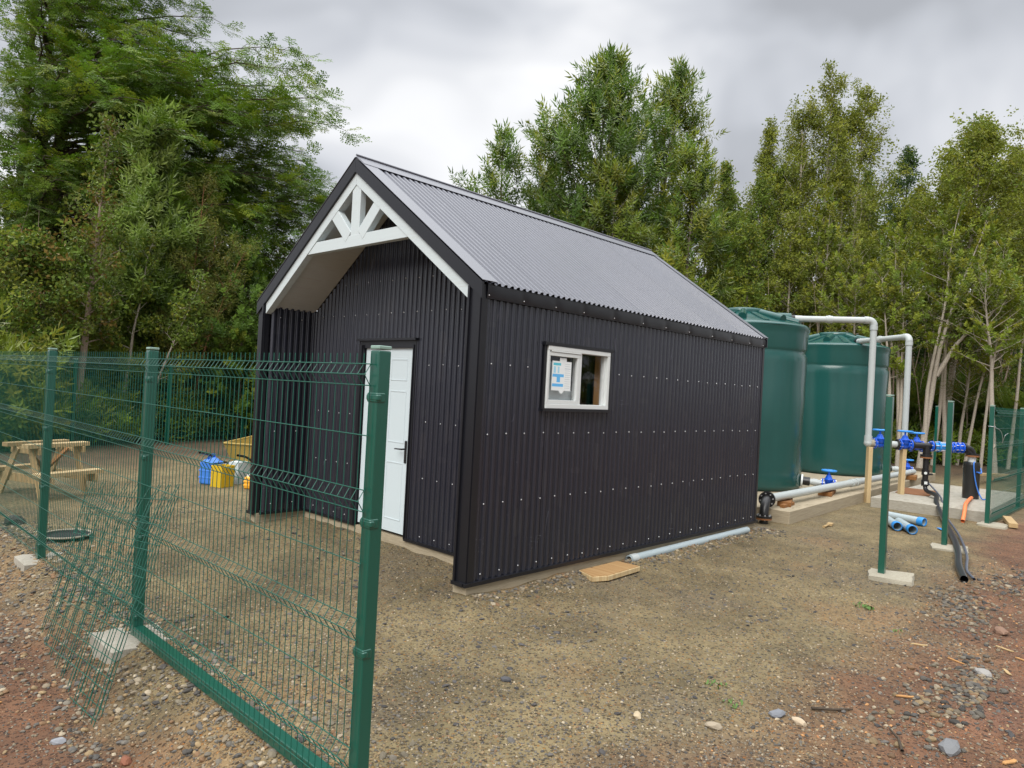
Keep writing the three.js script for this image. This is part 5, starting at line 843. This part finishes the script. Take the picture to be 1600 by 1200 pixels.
{ // bare pale stems in front of the stand, leafing only near their tips
  const R = rngOf(680), list = [[1372, 400, 'left of the rear drop pipe'], [1412, 360, 'right behind the rear drop pipe'], [1462, 380, 'over the black tee'], [1482, 340, 'over the tie rods of the blue joint'], [1512, 420, 'over the black elbow of the well'], [1537, 370, 'right of the well head'], [1580, 350, 'above the mesh at the right edge'], [1265, 300, 'over the gap between the tanks'], [1290, 290, 'over the left part of the farther tank'], [1250, 330, 'over the right edge of the nearer tank']];
  list.forEach(([px, top, w], i) => put({ name: 'pale_stem_tree', seed: 681 + i, px, top, D: px < 1300 ? 24 : 20.3 + 1.6 * R(), R: 0.75, env: cone, leaf: i % 2 ? 'round' : 'small', leaves: 130, branches: 22, from: 0.5, colors: i % 2 ? C.lime : C.olive, bark: M.barkPale, r: 0.04 + 0.035 * R(), wob: 0.15, lean: across((R() - 0.35) * 1.5), el: [0.5, 1.1], twigs: 4, label: 'bare pale stem leafing at its tip ' + w }));
}
// left of the shed
put({ seed: 131, px: 225, top: 198, D: 18.3, R: 1.2, env: cone, leaf: 'lance', leaves: 1500, branches: 56, from: 0.2, colors: [[0.24, 0.34, 0.06], [0.2, 0.31, 0.045], [0.3, 0.38, 0.09]], bark: M.barkPale, label: 'bright green bushy tree in front of the big beech' });
put({ seed: 132, px: 288, top: 285, D: 18.4, R: 1.35, env: cone, leaf: 'fine', leaves: 680, branches: 50, from: 0.28, colors: C.myrtle, bark: M.barkOrange, ls: 0.95, r: 0.075, wob: 0.07, stems: [[[0, 0, 0], [0, 3.4, 0.1], [0.15, 6.7, 0.2]], [[0.1, 0, 0.1], [0.35, 2.5, 0.4], [0.95, 5.0, 1.05]], [[0.05, 0, -0.1], [0.1, 2.5, 0], [0.45, 5.4, 0.45]]], label: 'orange stemmed feathery tree left of the shed' });
put({ seed: 133, px: 120, top: 175, D: 15.9, R: 0.75, env: cone, leaf: 'small', leaves: 230, branches: 40, from: 0.3, colors: [...C.mid, ...C.rusty], bark: M.barkPink, r: 0.1, lean: across(0.45), twigs: 4, label: 'half bare pinkish trunk with thin dead twigs at left' });
put({ seed: 134, px: 190, top: 360, D: 17.0, R: 0.9, env: cone, leaf: 'small', leaves: 300, branches: 30, from: 0.35, colors: C.mid, bark: M.barkPale, r: 0.062, wob: 0.1, twigs: 4, stems: [[[0, 0, 0], [0.15, 2.3, 0.1], [0.4, 4.8, 0.3]], [[-0.3, 0, -0.3], [-0.4, 2.4, -0.3], [-0.45, 4.9, -0.4]], [[0.25, 0, 0.2], [0.7, 1.9, 0.7], [1.2, 3.8, 1.2]]], label: 'cluster of thin white stems behind the near fence' });
put({ seed: 135, px: 158, top: 380, D: 17.8, R: 0.7, env: cone, leaf: 'lance', leaves: 220, branches: 20, from: 0.5, colors: C.fresh, bark: M.barkGrey, r: 0.12, lean: across(1.25), label: 'leaning grey trunk crossing behind the white stems' });
put({ seed: 136, px: 35, top: 370, D: 15.5, R: 1.25, env: oval, leaf: 'small', leaves: 1000, branches: 40, from: 0.05, colors: [...C.mid, ...C.fresh, ...C.rusty], bark: M.barkDark, label: 'reddish green bushy tree at the left edge' });
put({ seed: 137, px: 375, top: 380, D: 19, R: 1.2, env: cone, leaf: 'round', leaves: 1100, branches: 40, from: 0.05, colors: C.fresh, bark: M.barkGrey, label: 'fresh green tree close to the left corner of the shed' });
put({ seed: 138, px: 300, top: 330, D: 22, R: 1.9, env: cone, leaf: 'round', leaves: 620, branches: 44, from: 0.08, colors: [...C.mid, ...C.dark], bark: M.barkDark, label: 'dark tree behind the feathery orange stemmed tree' });
put({ seed: 139, px: 60, top: 250, D: 21, R: 1.5, env: oval, leaf: 'round', leaves: 620, branches: 44, from: 0.08, colors: [...C.mid, ...C.dark], bark: M.barkDark, label: 'dark leafy tree under the beech at left' });
put({ seed: 140, px: 130, top: 300, D: 22, R: 1.7, env: oval, leaf: 'round', leaves: 620, branches: 44, from: 0.08, colors: [...C.mid, ...C.dark], bark: M.barkDark, label: 'dark green tree between the pinkish trunk and the bright bushy tree' });
put({ seed: 141, px: 420, top: 420, D: 24, R: 1.6, env: cone, leaf: 'round', leaves: 1000, branches: 40, from: 0.05, colors: C.fresh, bark: M.barkGrey, label: 'light green tree mostly hidden behind the left wall of the shed' });
{ // the great beech: layered sprays on long limbs swept to the right
  const D = 21, at = stand(62, D), R = rngOf(200), o = thing('beech_tree', 'great beech with layered wind swept sprays filling the upper left', 'tree', at), limbs = [], spots = [], rt = V(RGT.x, 0, RGT.z), fw = V(FWD.x, 0, FWD.z);
  const trunks = [[-0.4, 0.2, 0.17], [0.25, -0.1, 0.2], [-1.6, 1.2, 0.2]].map(([a, b, r]) => { const p = []; for (let i = 0; i <= 12; i++) p.push(rt.clone().multiplyScalar(a + 0.25 * fbm(i * 0.3, a, 3, 2) * i * 0.2).addScaledVector(fw, b).setY(i * 1.35)); limbs.push(taper(p, p.map((_, i) => r * (1 - 0.8 * i / 12)), 9)); return p; });
  const add = (t, y, az, len, el, nspot) => { // az: 0 = right, +90 = towards the camera
    const b = trunks[t][0].clone().setY(y), d = rt.clone().multiplyScalar(Math.cos(az)).addScaledVector(fw, -Math.sin(az)).multiplyScalar(Math.cos(el)).setY(Math.sin(el)), pts = [];
    for (let i = 0; i <= 8; i++) { const s = i / 8; pts.push(b.clone().addScaledVector(d, len * s).add(V(0, -0.11 * len * s * s * s, 0)).addScaledVector(rt, 0.12 * len * s * s).add(rv(R).multiplyScalar(0.05 * len * s * 0.5))); }
    limbs.push(taper(pts, pts.map((_, i) => Math.max(0.006, 0.055 * (1 - 0.9 * i / 8))), 5));
    const side = d.clone().cross(UP).normalize(), nt = Math.round(len * 3.0);
    for (let k = 0; k < nt; k++) { // side twigs lie in the layer of their limb
      const s = 0.22 + 0.78 * (k + R()) / nt, kk = Math.min(7.999, s * 8), i = kk | 0, q = pts[i].clone().lerp(pts[i + 1], kk - i), sg = k % 2 ? 1 : -1, tl = (0.35 + 0.85 * R()) * (1.15 - 0.5 * s), td = d.clone().multiplyScalar(0.65).addScaledVector(side, sg * 0.8).addScaledVector(rt, 0.35).setY(-0.05 - 0.25 * R() + 0.12).normalize(), e = q.clone().addScaledVector(td, tl).add(V(0, -0.14 * tl, 0));
      limbs.push(taper([q, q.clone().lerp(e, 0.5).add(V(0, 0.05 * tl, 0)), e], [0.009, 0.007, 0.003], 4));
      const m = Math.max(2, Math.round((nspot * tl) * 2.3));
      for (let c = 0; c < m; c++) { const u = 0.1 + 0.95 * R(), p = q.clone().lerp(e, u).add(V((R() - 0.5) * 0.22, (R() - 0.5) * 0.1 - 0.02, (R() - 0.5) * 0.22)), dir = td.clone().addScaledVector(rt, 0.3).add(rv(R).multiplyScalar(0.85)); dir.y -= 0.08; spots.push({ p, dir, s: 0.5 + 0.55 * R() }); }
    }
  };
  const ENV = [[3.6, 5.6], [5, 7.0], [7.5, 8.1], [9.6, 7.5], [11.4, 6.1], [12.8, 4.2], [14.5, 3.0], [16.4, 1.6]], reachAt = (y) => { for (let i = 1; i < ENV.length; i++) if (y < ENV[i][0]) return lerp(ENV[i - 1][1], ENV[i][1], (y - ENV[i - 1][0]) / (ENV[i][0] - ENV[i - 1][0])); return 1.5; };
  for (let k = 0; k < 190; k++) {
    const t = k % 3, u = (k + R()) / 190, y = lerp(3.7, 15.6, u), az = (R() - 0.45) * 2.7 + (R() < 0.12 ? 2.2 : 0), el = lerp(0.08, 0.4, u) + (R() - 0.5) * 0.25, reach = reachAt(y + 0.8) * (0.45 + 0.55 * R() ** 0.6) * (0.2 + 0.8 * Math.max(0, Math.cos(az)));
    add(t, y - 0.25 * reach * el, az, reach, el, 3.6);
  }
  for (let k = 0; k < 46; k++) { const y = lerp(5.2, 9.8, R()), az = (R() - 0.5) * 0.8 - 0.1; add(k % 2, y, az, reachAt(y + 0.6) * (0.75 + 0.27 * R()), 0.08 + 0.16 * R(), 3.8); }
  part(o, 'trunk', limbs.map(prep), M.barkDark); o.add(crownMesh(LEAF.spray, spots, C.beech, 201));
}
// second row, so that the stand is deep: copies of the trees above
{
  const R = rngOf(500), src = [BY[111], BY[112], BY[114], BY[115], BY[116], BY[122], BY[123], BY[119]];
  for (let k = 0; k < 30; k++) { const px = 640 + k * 36 + R() * 20, D = 31 + R() * 9, c = copyOf(src[(k * 5 + (R() * 3 | 0)) % src.length], stand(px, D), R() * 6.3, 'tree in the dense second row of the stand behind the tanks and shed', 'trees in the second row of the stand'); c.scale.setScalar(0.56 + 0.2 * R()); }
  for (let k = 0; k < 9; k++) { const px = -60 + k * 54 + R() * 20, D = 25 + R() * 6, c = copyOf([BY[138], BY[140], BY[139], BY[137]][k % 4], stand(px, D), R() * 6.3, 'dark tree in the back row left of the shed', 'trees in the back row at left'); c.scale.setScalar(0.85 + 0.25 * R()); }
  // forest that stands around the yard beside and behind the viewer, mirrored in the window
  for (const [x, z, s] of [[22, 8, 1], [26, 13, 0.95], [19, 14, 0.9], [30, 7, 1], [15, 18, 1.05], [24, 19, 1]]) { const c = copyOf(src[(x + z) % src.length], [x, 0, z], x, 'tree on the far side of the track to the right of the yard', 'trees along the track'); c.scale.setScalar(s); }
}
{ // shrubs along the forest edge, each its own
  const bush = (px, D, h, R_, leaf, colors, label, seed) => T.push(tree({ name: 'shrub', category: 'shrub', seed, at: stand(px, D), h, R: R_, env: oval, leaf, leaves: 420, branches: 26, from: 0.04, colors, bark: M.barkDark, r: 0.03, label, el: [0.2, 1.0], fuzz: 0.45 }));
  bush(15, 14.2, 1.5, 0.8, 'lance', C.lime, 'bright green shrub at the left edge behind the fence', 601); bush(60, 18.5, 1.5, 1.0, 'round', C.dark, 'dark green shrub behind the timber table', 602); bush(165, 17.6, 1.5, 0.9, 'lance', C.lime, 'bright green shrub behind the far fence, left of the second near post', 603);
  bush(205, 18.3, 1.7, 1.0, 'lance', C.lime, 'lime green shrub behind the far fence beside the second near post', 604); bush(265, 18.6, 1.2, 0.9, 'lance', C.lime, 'low green shrub right of the second near post', 605); bush(320, 20.8, 1.5, 1.0, 'round', C.dark, 'dark shrub behind the far fence near the shed', 606); bush(380, 21, 1.8, 1.1, 'lance', C.lime, 'fresh green shrub beside the left corner of the shed', 607);
  bush(110, 20.5, 1.8, 1.1, 'round', C.dark, 'dark shrub behind the far fence post at left', 608);
  bush(1430, 24.5, 1.6, 1.0, 'fern', C.mid, 'ferny green shrub behind the blue joint', 611); bush(1490, 24.5, 1.5, 1.1, 'fern', C.fresh, 'green fern clump behind the well head', 612); bush(1535, 24, 1.4, 1.0, 'fern', C.fresh, 'green fern clump right of the well head', 613); bush(1580, 24.5, 1.8, 1.1, 'round', C.dark, 'dark shrub behind the fence at the right edge', 614); bush(1395, 25.5, 1.7, 1.1, 'round', C.dark, 'dark shrub beside the farther tank', 615); bush(1460, 26, 2.4, 1.2, 'fine', C.rusty, 'brown twiggy shrub between the white stems', 616); bush(1545, 25.5, 2.8, 1.3, 'small', [...C.rusty, ...C.olive], 'rust coloured shrub behind the right hand fence', 617); bush(1600, 22.5, 1.5, 1.0, 'fern', C.mid, 'green fern at the right edge behind the mesh', 618);
}
{ // undergrowth filling the stand, and its thin dead stems
  const R = rngOf(800), spots = [];
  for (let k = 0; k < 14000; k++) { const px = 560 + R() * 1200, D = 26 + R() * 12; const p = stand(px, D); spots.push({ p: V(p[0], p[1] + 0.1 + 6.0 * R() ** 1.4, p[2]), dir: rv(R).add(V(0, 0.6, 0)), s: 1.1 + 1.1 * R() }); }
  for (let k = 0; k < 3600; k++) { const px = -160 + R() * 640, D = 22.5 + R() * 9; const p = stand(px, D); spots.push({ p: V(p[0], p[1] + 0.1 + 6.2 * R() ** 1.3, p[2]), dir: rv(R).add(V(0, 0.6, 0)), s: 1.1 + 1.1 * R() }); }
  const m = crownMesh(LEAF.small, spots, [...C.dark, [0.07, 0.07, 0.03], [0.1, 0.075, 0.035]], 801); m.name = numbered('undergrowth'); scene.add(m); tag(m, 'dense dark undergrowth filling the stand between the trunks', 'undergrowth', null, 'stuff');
  const gs = []; for (let k = 0; k < 420; k++) { const px = 1060 + R() * 620, D = 23 + R() * 11, p = stand(px, D), h = 2 + 5 * R(), l = (R() - 0.5) * 1.6; gs.push(taper([V(p[0], p[1], p[2]), V(p[0] + l * 0.3, p[1] + h * 0.5, p[2] + l * 0.4), V(p[0] + l, p[1] + h, p[2] + l)], [0.02 + 0.025 * R(), 0.02, 0.006], 5)); }
  for (let k = 0; k < 90; k++) { const px = -40 + R() * 440, D = 18.5 + R() * 6, p = stand(px, D), h = 2 + 4 * R(), l = (R() - 0.5) * 1.6; gs.push(taper([V(p[0], p[1], p[2]), V(p[0] + l * 0.3, p[1] + h * 0.5, p[2] + l * 0.4), V(p[0] + l, p[1] + h, p[2] + l)], [0.02 + 0.02 * R(), 0.018, 0.005], 5)); }
  solo('thin_stems', gs, M.barkPink, 'thicket of thin bare stems between the forest trees', 'stems', null, 'stuff');
  // low plants and litter behind the far fence
  const low = []; for (let k = 0; k < 3000; k++) { const u = -1.5 + R() * 13, v = 0.5 + 3.6 * R(), p = [2.15 + 0.957 * u - 0.289 * v, 0, -16.06 - 0.289 * u - 0.957 * v]; p[1] = height(p[0], p[2]) + Math.max(0, 0.55 + 1.6 * fbm(p[0] * 0.7, 3.1, p[2] * 0.7, 2)) * R(); low.push({ p: V(p[0], p[1] + 0.05 + 0.35 * R() ** 2, p[2]), dir: rv(R).add(V(0, 1, 0)), s: 0.8 + 0.7 * R() }); }
  for (let k = 0; k < 2600; k++) { const px = 1370 + R() * 330, D = 22 + R() * 4.5, p = stand(px, D); p[1] += Math.max(0, 0.5 + 1.4 * fbm(p[0] * 0.7, 3.1, p[2] * 0.7, 2)) * R(); low.push({ p: V(p[0], p[1] + 0.05 + 0.4 * R() ** 2, p[2]), dir: rv(R).add(V(0, 1, 0)), s: 0.8 + 0.7 * R() }); }
  const g = crownMesh(LEAF.lance, low, [[0.24, 0.34, 0.03], [0.2, 0.3, 0.03], ...C.lime, ...C.fresh], 803); g.name = numbered('ground_cover'); scene.add(g); tag(g, 'low leafy ground cover along the forest edge', 'ground cover', null, 'stuff');
}
scene.traverse((o) => { if (o.isMesh) { o.castShadow = true; o.receiveShadow = true; } });
renderer.render(scene, camera);
